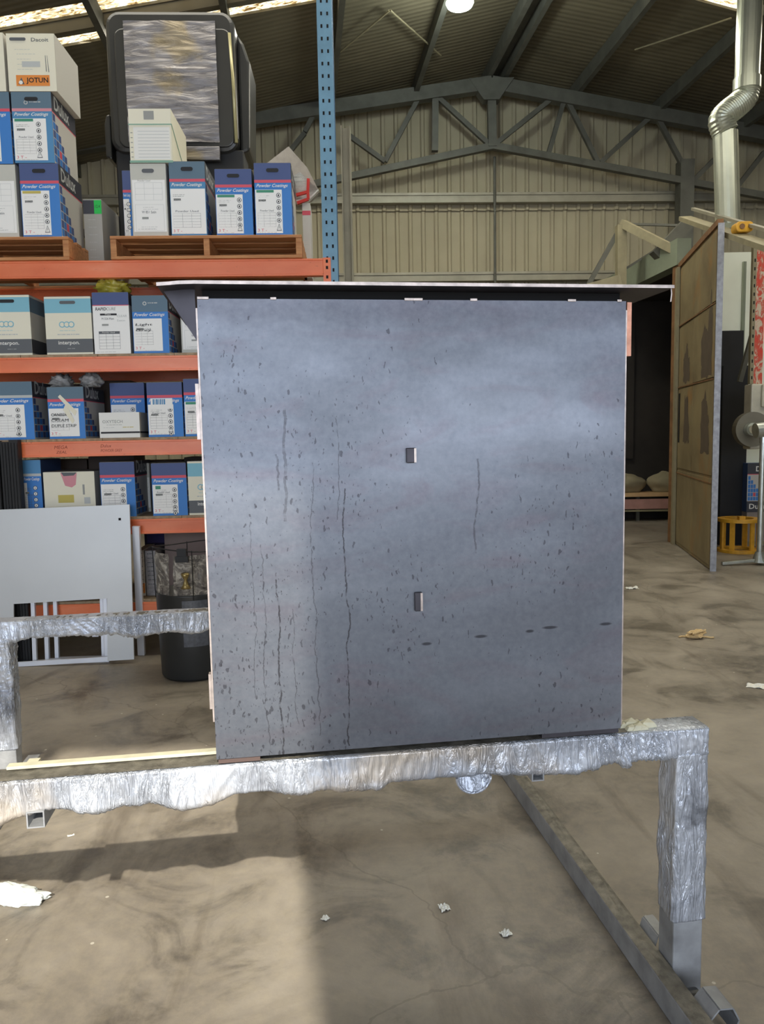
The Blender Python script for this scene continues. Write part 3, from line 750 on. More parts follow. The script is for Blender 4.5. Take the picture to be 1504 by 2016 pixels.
def art_blue(p, o):
    W, H = p.W, p.H; top = o.get('top', 'navy'); tb = .77*H
    p.rect(0, W, tb, H, top, 1); p.rect(0, W, tb-.018*1, tb, o.get('stripe', 'red'), 2); p.rect(0, W, 0, tb, o.get('field', 'blue'), 1)
    p.text('Powder Coatings', .05*W, tb-.018-.034, .86*W, .027, 'white', 4, .35, .012)
    if o.get('crest'): p.disc(.36*W, tb+.035, .013, 'faint', 3); p.disc(.36*W, tb+.035, .007, 'slate', 4); p.lines(.45*W, tb+.035, .28*W, 1, .01, 'faint', 3, .006, .1)
    lw = o.get('lw', .74); lt = tb-.018-.043
    if o.get('full'): lw = .985
    p.rect(.015*W, lw*W, .015, lt, 'label', 3)
    if o.get('sticker'): p.rect(.05*W, .52*W, lt-.018, lt-.002, o['sticker'], 4)
    p.lines(.08*W, lt-.038, .34*W, 2, .010); p.rect(.1*W, .30*W, lt-.072, lt-.060, 'grey', 4); p.text(o.get('code', '32501'), .1*W, lt-.074, .2*W, .012, 'black', 5)
    tx1 = .56*W if not o.get('full') else .84*W
    p.text('Powder Used', .14*W, .150, tx1-.2*W, .012, 'ink', 4); p.table(.07*W, tx1, .055, .143, 5, 3)
    p.text(o.get('mark', '3 T -'), .06*W, .026, .24*W, .017, 'red', 4); p.lines(.05*W, .018, .6*W, 1, .01, h=.0016)
    if not o.get('full') and not o.get('pen'):
        for i in range(5):
            v = lt-.035 - i*.039; p.disc(.645*W, v, .0145, 'ink', 4); p.disc(.645*W, v, .0105, 'label', 5); p.poly([(.62*W, v-.004), (.64*W, v+.008), (.665*W, v+.002), (.655*W, v-.008)], 'black', 6)
        p.poly([(.57*W, .03), (.71*W, .03), (.64*W, .075)], 'ink', 4); p.poly([(.588*W, .034), (.692*W, .034), (.64*W, .068)], 'label', 5); p.poly([(.632*W, .038), (.648*W, .05), (.64*W, .062)], 'black', 6)
    if o.get('pen'):
        for i, s_ in enumerate(o['pen']): p.text(s_, .08*W, lt-.05-.036*i, (.30+.035*len(s_))*W, .019, 'black', 7, .1)
    if o.get('extra') == 'codes':
        p.rect(.1*W, .72*W, lt-.03, lt+.04, 'label', 5)
        x = .16*W
        while x < .5*W: w_ = .003 + random.random()*.01; p.rect(x, x+w_, lt, lt+.035, 'midblue', 6); x += w_ + .004
    if o.get('extra') == 'tape':
        p.poly([(.30*W, lt+.075), (.36*W, lt+.09), (.80*W, lt-.02), (.74*W, lt-.05)], 'cream', 8); p.poly([(.42*W, lt-.01), (.66*W, lt-.10), (.72*W, lt-.08), (.5*W, lt+.03)], 'cream', 9)
    if o.get('extra') == 'swatch': p.rect(.1*W, .25*W, lt-.03, lt-.008, 'green', 5)
    if not o.get('noside'): stair_side(p)
def art_white(p, o):
    W, H = p.W, p.H
    p.rect(.04*W, .96*W, .03, H-.10, 'label', 2); p.table(.12*W, .88*W, H*.50, H*.74, 3, 3, 'faint', 3); p.text('Powder Used', .2*W, H*.755, .35*W, .010, 'grey', 3)
    p.frame(.1*W, .9*W, .035, H*.44, .0012, 'faint', 3); p.lines(.32*W, H*.40, .42*W, 2, .012, 'faint'); p.text('W 851 Satin', .28*W, H*.32, .4*W, .016, 'ink', 4)
    p.rect(.28*W, .46*W, H*.24, H*.27, 'grey', 4); p.lines(.25*W, H*.13, .5*W, 2, .012, 'faint'); p.lines(.15*W, .045, .6*W, 1, .01, 'faint')
    p.side = True; p.rect(0, p.D, 0, H, 'sidegrey', 1); p.side = False
def art_pon(p, o):
    W, H = p.W, p.H; p.rect(0, W, 0, H, 'cream', 1); p.rect(0, W, .72*H, .965*H, 'lblue', 2)
    p.rect(0, W, .035*H, .27*H, 'dgrey', 2); p.text('interpon.', .26*W, .155*H, .46*W, .030, 'white', 3, 0, .01); p.lines(.45*W, .10*H, .2*W, 1, .01, 'faint')
    for k in range(3): p.disc(.36*W + k*.10*W, .52*H, .020, 'lblue', 2+k); p.disc(.36*W + k*.10*W, .52*H, .014, 'cream', 3+k)
    p.lines(.3*W, .41*H, .4*W, 1, .02, 'lblue'); p.lines(.25*W, .34*H, .5*W, 1, .02, 'faint', h=.006)
    p.side = True; p.rect(0, p.D, 0, H, 'sidegrey', 1); p.rect(0, p.D, .035*H, .27*H, 'darkside', 2); p.rect(0, p.D, .72*H, .965*H, 'slate', 2); p.side = False
def art_rapid(p, o):
    W, H = p.W, p.H; p.rect(0, W, 0, .80*H, 'label', 1); p.rect(0, W, .80*H, H, 'navy', 2); p.rect(0, W, .787*H, .80*H, 'red', 2)
    p.text('RAPID', .08*W, .71*H, .30*W, .020, 'black', 3, .1, .012); p.text('CURE', .38*W, .71*H, .26*W, .020, 'grey', 3, .1)
    p.rect(.20*W, .66*W, .63*H, .66*H, 'black', 3); p.text('Matt', .34*W, .635*H, .16*W, .010, 'white', 4); p.text('CLEAR', .66*W, .60*H, .28*W, .014, 'faint', 4); p.text('Satin', .66*W, .53*H, .22*W, .012, 'faint', 4)
    p.text('M 326 Matt', .24*W, .56*H, .34*W, .013, 'ink', 4); p.rect(.24*W, .42*W, .46*H, .49*H, 'grey', 4)
    p.rect(.14*W, .72*W, .33*H, .37*H, 'dgrey', 3); p.text('Powder Used', .24*W, .34*H, .34*W, .009, 'white', 4); p.table(.14*W, .72*W, .08*H, .33*H, 5, 3); p.lines(.06*W, .03*H, .7*W, 1, .01, 'faint')
    p.side = True; p.rect(0, p.D, 0, H, 'sidegrey', 1); p.rect(0, p.D, .80*H, H, 'darkside', 2); p.side = False
def art_orange(p, o):
    W, H = p.W, p.H; p.rect(0, W, 0, H, 'cream', 1); p.text(o.get('t1', 'Dacoit'), .52*W, .86*H, .36*W, .022, 'dgrey', 3, 0, .01)
    p.lines(.16*W, .72*H, .5*W, 1, .01, 'faint'); p.rect(.3*W, .68*W, .42*H, .52*H, 'faint', 2); p.lines(.2*W, .64*H, .4*W, 4, .03, 'faint')
    p.rect(.16*W, .86*W, .09*H, .28*H, 'orange', 3); p.text('JOTUN', .37*W, .12*H, .46*W, .040, 'black', 4, 0, .02)
    p.poly([(.20*W, .12*H), (.33*W, .12*H), (.27*W, .24*H)], 'dgrey', 4); p.disc(.255*W, .15*H, .012, 'white', 5)
    p.poly([(.79*W, .62*H), (.80*W, .62*H), (.81*W, .34*H), (.795*W, .34*H)], 'dgrey', 3); p.poly([(.83*W, .62*H), (.835*W, .62*H), (.86*W, .33*H), (.845*W, .33*H)], 'dgrey', 3)
    p.side = True; p.rect(0, p.D, 0, H, 'sidegrey', 1); p.side = False
def art_oxy(p, o):
    W, H = p.W, p.H; p.rect(0, W, 0, H, 'white', 1); p.text('OXYTECH', .08*W, .58*H, .50*W, .020, 'grey', 3, 0, .005); p.rect(.03*W, W, .17*H, .24*H, 'black', 3)
    p.lines(.18*W, .50*H, .4*W, 1, .02, 'grey'); p.lines(.58*W, .40*H, .34*W, 1, .02, 'yellow', h=.004); p.lines(.1*W, .40*H, .3*W, 1, .02, 'faint')
    p.side = True; p.rect(0, p.D, 0, H, 'sidegrey', 1); p.rect(0, p.D, .17*H, .24*H, 'black', 3); p.side = False
def art_torn(p, o):
    W, H = p.W, p.H; p.rect(0, W, 0, H, 'cream', 1)
    p.poly([(.34*W, H*.98), (.66*W, H*.97), (.63*W, H*.72), (.55*W, H*.66), (.42*W, H*.70), (.38*W, H*.84)], 'pink', 2); p.poly([(.35*W, H*.99), (.66*W, H*.985), (.60*W, H*.92), (.40*W, H*.91)], 'dgrey', 3)
    p.rect(.27*W, .58*W, .33*H, .50*H, 'yellow', 2); p.rect(.76*W, .80*W, .5*H, .72*H, 'grey', 2); p.rect(.78*W, .90*W, .3*H, .44*H, 'faint', 2)
    p.frame(.24*W, .38*W, .02*H, .09*H, .008, 'dgrey', 3); p.rect(.56*W, .72*W, .03*H, .06*H, 'dgrey', 3)
    p.side = True; p.rect(0, p.D, 0, H, 'sidegrey', 1); p.side = False
ARTS = dict(blue=art_blue, white=art_white, pon=art_pon, rapid=art_rapid, orange=art_orange, oxy=art_oxy, torn=art_torn)
def carton(kind, xl, xr, yt, yb, z0, off, label, group, D=.38, opts=None, hole=True, rot=0.0, holex=.5, hole_c='hole', cat='box'):
    """front face between two photo columns on the rack plane moved back by off, standing at height z0"""
    opts = opts or {}
    a = RP(xl, yb, off); b_ = RP(xr, yb, off); W = (b_ - a).length; top = RP((xl+xr)/2 - 5, yt, off).z; H = top - z0
    t = thing('carton', label, cat, (a.x, a.y, z0), RY + rot, group)
    m = MB(); m.box(0, W, 0, D, 0, H); body = m.build('carton_body', board(kind, {'blue': (60, 84, 128), 'white': (206, 206, 196), 'pon': (216, 212, 192), 'rapid': (214, 214, 206), 'orange': (222, 216, 200), 'oxy': (222, 220, 214), 'torn': (214, 206, 186)}[kind]), t, bevel=.002)
    p = Print(W, H, D); ARTS[kind](p, opts)
    if hole: p.oval(holex*W, H*.90, .34*W, H*.055, hole_c, 6)
    p.build(t)
    if kind != 'oxy':
        l = MB(); l.box(.004, W-.004, .004, D*.48, H+.0002, H+.003); l.box(.004, W-.004, D*.5, D-.004, H+.0002, H+.003); l.build('carton_flap', board('flap', (120, 118, 112)), t)
    t['_z'] = z0 + H
    return t, z0 + H, W, H
SH = {n: zt + .0185 for n, zt, zb in levels}
G1 = 'cartons on the left pallet'; G2 = 'cartons on the right pallet'; G3 = 'cartons on the upper shelf'; G4 = 'cartons on the middle shelf'; G5 = 'cartons on the lower shelf'
# left pallet stack (three high, two across)
_, z1, _, _ = carton('blue', 46, 122, 322, 462, PT+.001, .0, 'blue striped carton with yellow sticker, lowest right one of the left stack', G1, .42, dict(sticker='yellow', code='51907'))
_, z1b, _, _ = carton('white', -44, 38, 324, 464, PT+.001, .0, 'pale grey carton with plain white label at bottom left of the left stack', G1, .42, hole=False)
_, z2, _, _ = carton('blue', 30, 108, 181, 321, z1+.004, .0, 'slate blue carton with crest mark right below the orange lettered carton', G1, .42, dict(top='slate', field='midblue', stripe='pink', crest=1, sticker='green', lw=.84))
_, z2b, _, _ = carton('blue', -58, 26, 181, 321, z1b+.004, .0, 'blue carton cut off by the left edge in the middle tier of the left stack', G1, .42, dict(top='slate'))
carton('orange', 18, 112, 66, 172, z2+.004, .0, 'white carton with orange lettered band on top of the left stack', G1, .42, {}, True, 0, .24, 'dgrey')
_o = carton('orange', -94, 12, 64, 172, z2b+.004, .0, 'white carton mostly cut off at the top left corner of the stack', G1, .42, {}, True, 0, .24)
# right pallet row
_, zD, _, _ = carton('white', 262, 332, 322, 461, PT+.001, .0, 'grey and white labelled carton under the strapped carton, leftmost of the right pallet row', G2, .42, hole_c='dgrey')
_, zE, _, _ = carton('blue', 338, 408, 318, 459, PT+.001, .0, 'carton with full white label below slate band, second from left on the right pallet', G2, .42, dict(top='slate', field='midblue', full=1, stripe='red'))
carton('blue', 427, 499, 333, 461, PT+.001, .0, 'navy carton with taped handle and green tag, third from left on the right pallet', G2, .42, dict(sticker='green'))
carton('blue', 504, 576, 321, 460, PT+.001, .0, 'navy carton nearest the blue upright on the right pallet', G2, .42, dict(sticker='green', code='51437'))
carton('blue', 246, 262, 336, 461, PT+.001, .45, 'narrow blue carton peeking out behind the left end of the right pallet row', G2, .2, dict(noside=1), hole=False)
# strapped cream carton
t, zz, W, H = carton('torn', 257, 340, 214, 318, zD+.004, .0, 'cream carton bound with a green strap above the grey white carton', G2, .46, {}, False)
for o in list(t.children):
    if o.name.startswith('printed'): bpy.data.objects.remove(o)
p = Print(W, H, .46); p.rect(0, W, 0, H, 'cream', 1); p.rect(.36*W, .60*W, .80*H, .96*H, 'grey', 2); p.rect(.10*W, .96*W, .06*H, .66*H, 'white', 2)
for i in range(9): p.rect(.2*W, .94*W, .10*H+i*.06*H, .108*H+i*.06*H, 'faint', 3)
for i in range(6): p.rect(.03*W, .08*W, .10*H+i*.09*H, .115*H+i*.09*H, 'grey', 3)
p.lines(.35*W, .70*H, .3*W, 1, .01, 'lblue', h=.006); p.side = True; p.rect(0, .46, 0, H, 'cream', 1); p.side = False; p.build(t)
b = MB(); b.box(-.003, W+.003, -.004, -.0025, .70*H, .72*H)
b.hexa([(W+.0015, 0, .70*H), (W+.004, 0, .70*H), (W+.004, .46, .05*H), (W+.0015, .46, .05*H), (W+.0015, 0, .72*H), (W+.004, 0, .72*H), (W+.004, .46, .07*H), (W+.0015, .46, .07*H)])
b.box(-.003, W+.003, -.004, -.0025, .0, .014); b.build('strap', flat('green_strap', (140, 180, 160)), t)
# upper shelf row
carton('pon', -24, 64, 581, 697, SH['L2'], .02, 'white carton with pale blue and grey bands at the left edge of the upper shelf', G3, .42)
carton('pon', 93, 184, 584, 697, SH['L2'], .02, 'white carton with pale blue band and wire clip, second on the upper shelf', G3, .42, hole_c='dgrey')
carton('rapid', 187, 258, 576, 696, SH['L2'], .02, 'white carton with navy lid band under the yellow plastic bag', G3, .40, {}, False)
carton('blue', 264, 334, 582, 694, SH['L2'], .02, 'carton with slate band and handwriting, left of the cabinet corner', G3, .40, dict(top='slate', field='blue', stripe='slate', crest=1, lw=.90-.08, pen=('Light', 'Grey')), False)
carton('white', 358, 430, 590, 693, SH['L2'], .10, 'white carton half hidden behind the cabinet gusset on the upper shelf', G3, .36, {}, False)
# middle shelf row
carton('blue', -16, 69, 752, 864, SH['L3'], .02, 'slate blue carton cut off at the left edge of the middle shelf', G4, .42, dict(top='slate', field='blue', stripe='faint', lw=.80), False)
carton('blue', 98, 169, 762, 861, SH['L3'], .02, 'slate blue carton with torn tape and black handwriting beneath grey bags', G4, .42, dict(top='slate', field='blue', stripe='red', lw=.84, pen=('CANBERRA', 'CREAM', 'DUPLE STRIP'), extra='tape'), False)
carton('blue', 221, 288, 754, 858, SH['L3'], .29, 'purple-navy carton standing behind the small white carton', G4, .22, dict(noside=1), False)
carton('oxy', 197, 276, 812, 860, SH['L3'], .0, 'small low white carton with black base stripe on the middle shelf', G4, .28, {}, False)
carton('blue', 293, 362, 753, 858, SH['L3'], .02, 'navy carton with taped code label, right of the small white carton', G4, .42, dict(extra='codes', field='blue'), False)
carton('blue', 365, 432, 746, 857, SH['L3'], .02, 'navy carton with green tag half hidden by the cabinet, middle shelf', G4, .42, dict(sticker='green'), False)
# lower shelf row
carton('blue', 50, 86, 906, 1016, SH['L4'], .06, 'blue carton turned sideways beside the black ribbed panels', G5, .36, dict(top='midblue', stripe='faint', lw=.2, noside=1), False)
carton('torn', 90, 190, 929, 1018, SH['L4'], .03, 'wide white carton with ripped hand hole on the lower shelf', G5, .36, {}, False)
carton('blue', 201, 269, 910, 1016, SH['L4'], .02, 'blue carton directly right of the ripped white carton on lower shelf', G5, .42, dict(), False)
carton('white', 276, 298, 912, 1010, SH['L4'], .33, 'narrow white sided carton seen between two blue cartons on the lower shelf', G5, .2, {}, False)
carton('blue', 302, 370, 912, 1015, SH['L4'], .02, 'blue carton with small green swatch on the lower shelf', G5, .42, dict(extra='swatch'), False)
carton('pon', 373, 440, 908, 1013, SH['L4'], .02, 'white carton with grey bottom band torn open beside the cabinet, lower shelf', G5, .40, {}, False)
# added second row at the rear, dark brown so the shelf gaps stay dark
ORD = ['first', 'second', 'third', 'fourth', 'fifth', 'sixth', 'seventh']
for nm, H, wd in (('L2', .43, 'upper'), ('L3', .39, 'middle'), ('L4', .37, 'lower')):
    for i in range(7):
        x = -2.80 + i * .345; W = .33; p0 = Vector((0, 5.1, 0)) + rx * x + ryv * (.55 + .012 * (i % 2))
        hh = H + .02 * ((i * 7) % 3) - .02
        t = thing('carton', ORD[i] + ' from the left of the added dark cartons at the rear of the ' + wd + ' shelf', 'box', (p0.x, p0.y, SH[nm]), RY, 'rear cartons of the ' + wd + ' shelf')
        b = MB(); b.box(0, W, 0, .30, 0, hh); b.build('carton_body', board('brown', (72, 58, 48)), t, bevel=.002)
        b = MB(); b.box(.003, W-.003, .003, .148, hh+.0002, hh+.003); b.box(.003, W-.003, .152, .297, hh+.0002, hh+.003); b.build('carton_flap', board('brown2', (84, 68, 54)), t)

def blob(name, c, r, seed, m, label, cat, freq=6, amp=.35, n=(28, 18), group=None, parent=None):
    b = MB(); nu, nv = n
    for j in range(nv + 1):
        th = math.pi * j / nv
        for i in range(nu):
            ph = 2 * math.pi * i / nu; d = Vector((math.sin(th)*math.cos(ph), math.sin(th)*math.sin(ph), math.cos(th)))
            k = 1 + amp * noise.noise(d * freq * .5 + Vector((seed, 0, 0))) - amp * .6 * abs(noise.noise(d * freq + Vector((0, seed, 0))))
            z = d.z * r[2] * k
            b.v.append((d.x * r[0] * k, d.y * r[1] * k, max(z, -r[2] * .62) + r[2] * .62))
    for j in range(nv):
        for i in range(nu):
            q = (i + 1) % nu; b.f.append((j*nu+i, (j+1)*nu+i, (j+1)*nu+q, j*nu+q)); b.m.append(0)
    o = b.build(name, m, parent, smooth=True); o.location = c
    if label: tag(o, label, cat, group)
    return o
p = RP(224, 576, .14); blob('plastic_bag', (p.x, p.y, SH['L2']+RP(220, 576, .02).z-SH['L2']+.006), (.105, .10, .062), 3, M['yellow_bag'], 'crumpled yellow-green plastic bag lying on a white carton', 'bag', 8, .5)
zt = RP(130, 762, .02).z + .006
p = RP(122, 760, .14); blob('plastic_bag', (p.x, p.y, zt), (.075, .08, .052), 8, M['grey_poly'], 'grey plastic liner poking from the handwritten carton, left side', 'bag', 9, .5)
p = RP(184, 760, .16); blob('plastic_bag', (p.x-.01, p.y, zt), (.07, .08, .062), 12, M['grey_poly'], 'grey plastic liner poking from the handwritten carton, right side', 'bag', 9, .6)
# carton with green sticker between the pallets
a = RP(169, 506, .35); W = (RP(205, 506, .35) - a).length; zb_ = 2.6035; H = RP(190, 392, .35).z - zb_
t = thing('carton', 'slim grey white carton with bright green sticker between the two pallets', 'box', (a.x, a.y, zb_), RY, 'cartons on the top beams')
b = MB(); b.box(0, W, 0, .60, 0, H); b.build('carton_body', board('greyw', (170, 168, 160)), t, bevel=.002)
p = Print(W, H, .6); p.rect(0, W, .80*H, H*.985, 'darkside', 1); p.rect(.60*W, W, .80*H, H*.985, 'vgreen', 2); p.text('12.4', .66*W, .88*H, .26*W, .02, 'black', 3); p.lines(.25*W, .72*H, .5*W, 6, .05, 'faint'); p.build(t)
# white bag with red tape and folded grey sack behind the right pallet
a = RP(560, 470, .75)
t = thing('folded_sack', 'large white folded sack with red tape behind the right pallet cartons', 'sack', (RP(586, 480, .62).x, RP(586, 480, .62).y, PT), RY)
b = MB(); w = .17; 
def S(px, py, off=.62):
    q = RP(px, py, off) - Vector(t.location); return (q.dot(rx), q.dot(ryv), q.z)
def slab(pts, th, name, m):
    b = MB(); f = [S(*q) for q in pts]; bk_ = [(x, y+th, z) for x, y, z in f]
    b.face(f[::-1]); b.face(bk_)
    for i in range(len(f)):
        j = (i+1) % len(f); b.face([f[i], bk_[i], bk_[j], f[j]][::-1])
    return b.build(name, m, t, bevel=.006)
slab([(524, 322), (568, 288), (605, 330), (626, 372), (612, 386), (560, 400), (530, 400)], .14, 'sack_top', plain('grey_sack', (170, 162, 150), .8, 0, .1, 20, .3))
slab([(572, 350), (590, 338), (628, 374), (606, 396), (584, 402)], .05, 'sack_fold', M['paper'])
b = MB()
for p_, q_ in (((583, 384), (606, 378)), ((606, 378), (607, 352)), ((585, 400), (607, 392)), ((606, 378), (607, 392))):
    b.bar(S(*p_, .60), S(*q_, .60), .02, .02)
b.build('red_tape', flat('red_tape', (206, 52, 44)), t)
a = RP(597, 486, .60); t2 = thing('carton', 'white carton standing behind the pallet end under the taped sack', 'box', (a.x, a.y, 2.6035), RY, 'cartons on the top beams')
W = (RP(613, 486, .6) - a).length; H = RP(600, 400, .6).z - 2.6035; b = MB(); b.box(0, W, 0, .25, 0, H); b.build('carton_body', board('w2', (216, 212, 204)), t2, bevel=.002)
p = Print(W, H, .25); p.lines(.15*W, .5*H, .6*W, 3, .03, 'faint'); p.rect(0, W, .84*H, .9*H, 'red', 1); p.build(t2)
a = RP(446, 334, .5); blob('crumpled_bag', (a.x, a.y, PT+.36), (.12, .1, .10), 21, M['paper'], 'crumpled pale bag bulging behind the taped handle carton', 'bag', 5, .5)
bpy.data.objects['crumpled_bag'].location.z = PT + .33
q = MB(); a = RP(430, 440, .48); q.box(0, .30, 0, .25, 0, .33); o = q.build('carton', board('brown', (92, 74, 58))); o.location = (a.x, a.y, PT+.001); o.rotation_euler = (0, 0, RY); tag(o, 'brown carton supporting the crumpled pale bag in the rear of the right pallet', 'box', 'rear cartons of the pallet')

# black moulded machine cover wrapped in film
a = RP(219, 306, .70); b2 = RP(470, 306, .70); W = (b2 - a).length; zb_ = PT + .001; Ht = RP(330, 20, .70).z
t = thing('wrapped_machine', 'tall black moulded machine wrapped in grey stretch film behind the cartons', 'machine', (a.x, a.y, zb_), RY)
H = Ht - zb_
def rrect(W, H, r, x0=0, z0=0, n=6):
    pts = []
    for cx, cz, a0 in ((x0+W-r, z0+H-r, 0), (x0+r, z0+H-r, 90), (x0+r, z0+r, 180), (x0+W-r, z0+r, 270)):
        for i in range(n+1): an = math.radians(a0 + 90*i/n); pts.append((cx + r*math.cos(an), cz + r*math.sin(an)))
    return pts
def prism(pts, y0, y1, name, m, parent, bevel=0):
    b = MB(); k = len(pts); b.v = [(x, y0, z) for x, z in pts] + [(x, y1, z) for x, z in pts]
    b.f = [tuple(range(k)), tuple(range(2*k-1, k-1, -1))] + [(i, i+k, (i+1) % k + k, (i+1) % k) for i in range(k)]
    b.m = [0]*len(b.f); return b.build(name, m, parent, bevel=bevel)
hb = RP(300, 300, .7).z - zb_
prism(rrect(W, H - hb, .10, 0, hb), 0, .34, 'moulded_shell', M['shell'], t, .03)
prism(rrect(W*.90, H - hb - .16, .06, W*.05+.02, hb+.03), -.02, -.001, 'front_frame', M['shell'], t, .01)
fx0 = S(0,0)[0] if False else 0
q0 = RP(243, 60, .68) - Vector(t.location); q1 = RP(432, 262, .68) - Vector(t.location)
# film panel with a ruffled surface
b = MB(); nx, nz = 40, 60; x0_, x1_ = q0.dot(rx), q1.dot(rx); z0_, z1_ = hb+.06, (RP(300, 42, .68).z - zb_)
for j in range(nz+1):
    for i in range(nx+1):
        x = x0_ + (x1_-x0_)*i/nx; z = z0_ + (z1_-z0_)*j/nz
        y = -.026 - .014*abs(noise.noise(Vector((x*3, z*26, 2)))) - .012*noise.noise(Vector((x*6, z*9, 5)))
        b.v.append((x, y, z))
for j in range(nz):
    for i in range(nx):
        k = j*(nx+1)+i; b.f.append((k, k+1, k+nx+2, k+nx+1)); b.m.append(0)
b.build('stretch_film', M['film'], t, smooth=True)
# side frame to the right, deeper
prism([(W+.002, hb+.02), (W+.07, hb+.05), (W+.09, H*.80+.05), (W+.05, H-.17), (W+.002, H-.10)], .10, .5, 'side_panel', M['shell'], t, .02)
b = MB(); b.tube([(W-.012, -.012, hb+.06), (W-.02, -.014, hb+.5), (W-.035, -.012, H-.16)], .012, 8); b.build('trim_strip', plain('glossy_pale_trim', (176, 168, 124), .25, .2), t, smooth=True)
prism([(-.045, hb-.02), (-.002, hb-.04), (-.002, H*.60), (-.03, H*.595), (-.045, H*.56)], .02, .3, 'side_bracket', M['shell'], t, .01)
prism([(W*.40, hb-.07), (W*.86, hb-.075), (W*.86, hb+.02), (W*.40, hb+.02)], -.06, -.03, 'lower_panel', M['film'], t, .004)
prism([(.02, 0), (W+.03, 0), (W+.03, hb+.03), (.02, hb+.03)], .04, .32, 'plinth', M['black'], t, .01)

# ------------------------------------------------------------------ black ribbed panels at left edge in front of rack
a = RP(-30, 1008, -.055); t = thing('ribbed_panel_stack', 'black ribbed panels standing upright against the left shelf edge', 'panel stack', (a.x, a.y, 0), RY)
zT = RP(20, 866, -.055).z; w = (RP(46, 1000, -.055) - a).length
for k in range(4):
    b = MB(); b.box(w*k/4, w*(k+1)/4-.006, -.012*(k % 2), .044, 0, zT-.006*(k % 3))
    for r in range(3): x = w*k/4 + .008 + r*w/4/3.3; b.box(x, x+.008, -.012*(k % 2)-.007, -.012*(k % 2), 0.02, zT-.02)
    b.build('ribbed_panel', M['black'], t)

# ------------------------------------------------------------------ leaning grey cut-out panel and frames behind it
def LP(px, py, top=0.10):   # leaning plane: bottom front, leaning back to the rack
    n = Vector((math.sin(RY), -math.cos(RY), .07)).normalized(); o = at_z(264, 1306); r = ray(px, py); e = Vector((0, 0, CAM_H))
    return e + r * (n.dot(o - e) / n.dot(r))
t = thing('cut_out_panel', 'large satin grey sheet panel with rectangular cut-out leaning on the shelves', 'panel', at_z(264, 1306))
o0 = Vector(t.location)
def lq(px, py, back=0.0): v = LP(px, py) - o0; return Vector((v.x, v.y + back, v.z))
def quad_plate(c, name, m, th=.012):
    b = MB(); f = [lq(*q) for q in c]; g = [p + Vector((0, th, 0)) for p in f]; b.hexa(f[:2][::1] + [g[1], g[0]] + [f[3], f[2], g[2], g[3]])
    return b.build(name, m, t)
def zc(v): return v
# outline: left -40, right 255..264
pl_ = [(-60, 1011), (255, 998), (264, 1303), (212, 1306), (211, 1183), (27, 1194), (28, 1317), (-60, 1321)]
f = [lq(*q) for q in pl_]; mz = min(p.z for p in f)
bm = MB(); th = Vector((0, .012, 0)); g = [p + th for p in f]
for quad in ((0, 1, 4, 5), (1, 2, 3, 4), (0, 5, 6, 7)):
    bm.face([f[i] for i in quad][::-1]); bm.face([g[i] for i in quad])
for i in range(8):
    j = (i+1) % 8; bm.face([f[i], f[j], g[j], g[i]])
t.location.z += max(0, -mz)
bm.build('panel_sheet', M['grey_panel'], t)
b = MB(); p = lq(236, 1027); b.box(p.x-.008, p.x+.008, p.y-.0015, p.y-.0004, p.z-.008, p.z+.008); b.build('corner_hole', M['hole'], t)
b = MB(); b.hexa([lq(28, 1318), lq(212, 1307), lq(212, 1307, .012), lq(28, 1318, .012), lq(28, 1309), lq(212, 1298), lq(212, 1298, .012), lq(28, 1309, .012)]); b.build('bottom_bar', M['alu'], t)
fr_lab = ['outer silver tube frame seen through the panel cut-out', 'middle silver tube frame seen through the panel cut-out', 'innermost silver tube frame seen through the panel cut-out']
for k, (xl, xr, yb, bk_) in enumerate(((58, 210, 1304, .03), (79, 206, 1296, .06), (95, 197, 1290, .09))):
    a = at_z(xl, yb + 0); oo = o0 + Vector((0, bk_, 0))
    A = Vector((LP(xl, 1300).x, 0, 0)); B_ = Vector((LP(xr, 1300).x, 0, 0)); y0 = LP((xl+xr)/2, 1306).y + bk_
    t3 = thing('tube_frame', fr_lab[k], 'frame', (A.x, y0, 0), RY, 'silver tube frames leaning behind the panel')
    Wd = B_.x - A.x; s = .026; Hh = .80 - k*.03; ln = .07
    for nm_, x in (('stile', 0), ('stile', Wd - s)):
        b = MB(); b.bar((x + s/2, s/2, 0.0), (x + s/2, s/2 + Hh*ln, Hh), s, s, up=(0,1,0)); b.build(nm_, M['alu'], t3, bevel=.002)
    for z in (s/2, Hh-s/2): 
        b = MB(); b.bar((s, s/2 + z*ln, z), (Wd-s, s/2 + z*ln, z), s, s); b.build('cross_rail', M['alu'], t3, bevel=.002)
    if k:
        b = MB(); x_ = s if k == 2 else Wd-.1; b.box(x_-.06 if k == 2 else x_, x_+.05 if k == 2 else x_+.04, -.004+.012, .018, .165, .205); b.build('lug', M['alu'], t3)
# long white tube leaning right of the panel
a = at_z(279, 1290); tp = RP(268, 1036, -.05)
b = MB(); d = Vector(a); b.bar(Vector((a.x, a.y, .004)), Vector((tp.x, tp.y, tp.z)), .045, .03, up=(0,1,0))
tag(b.build('aluminium_bar', M['alu']), 'long white aluminium bar leaning on the lowest visible beam', 'bar')

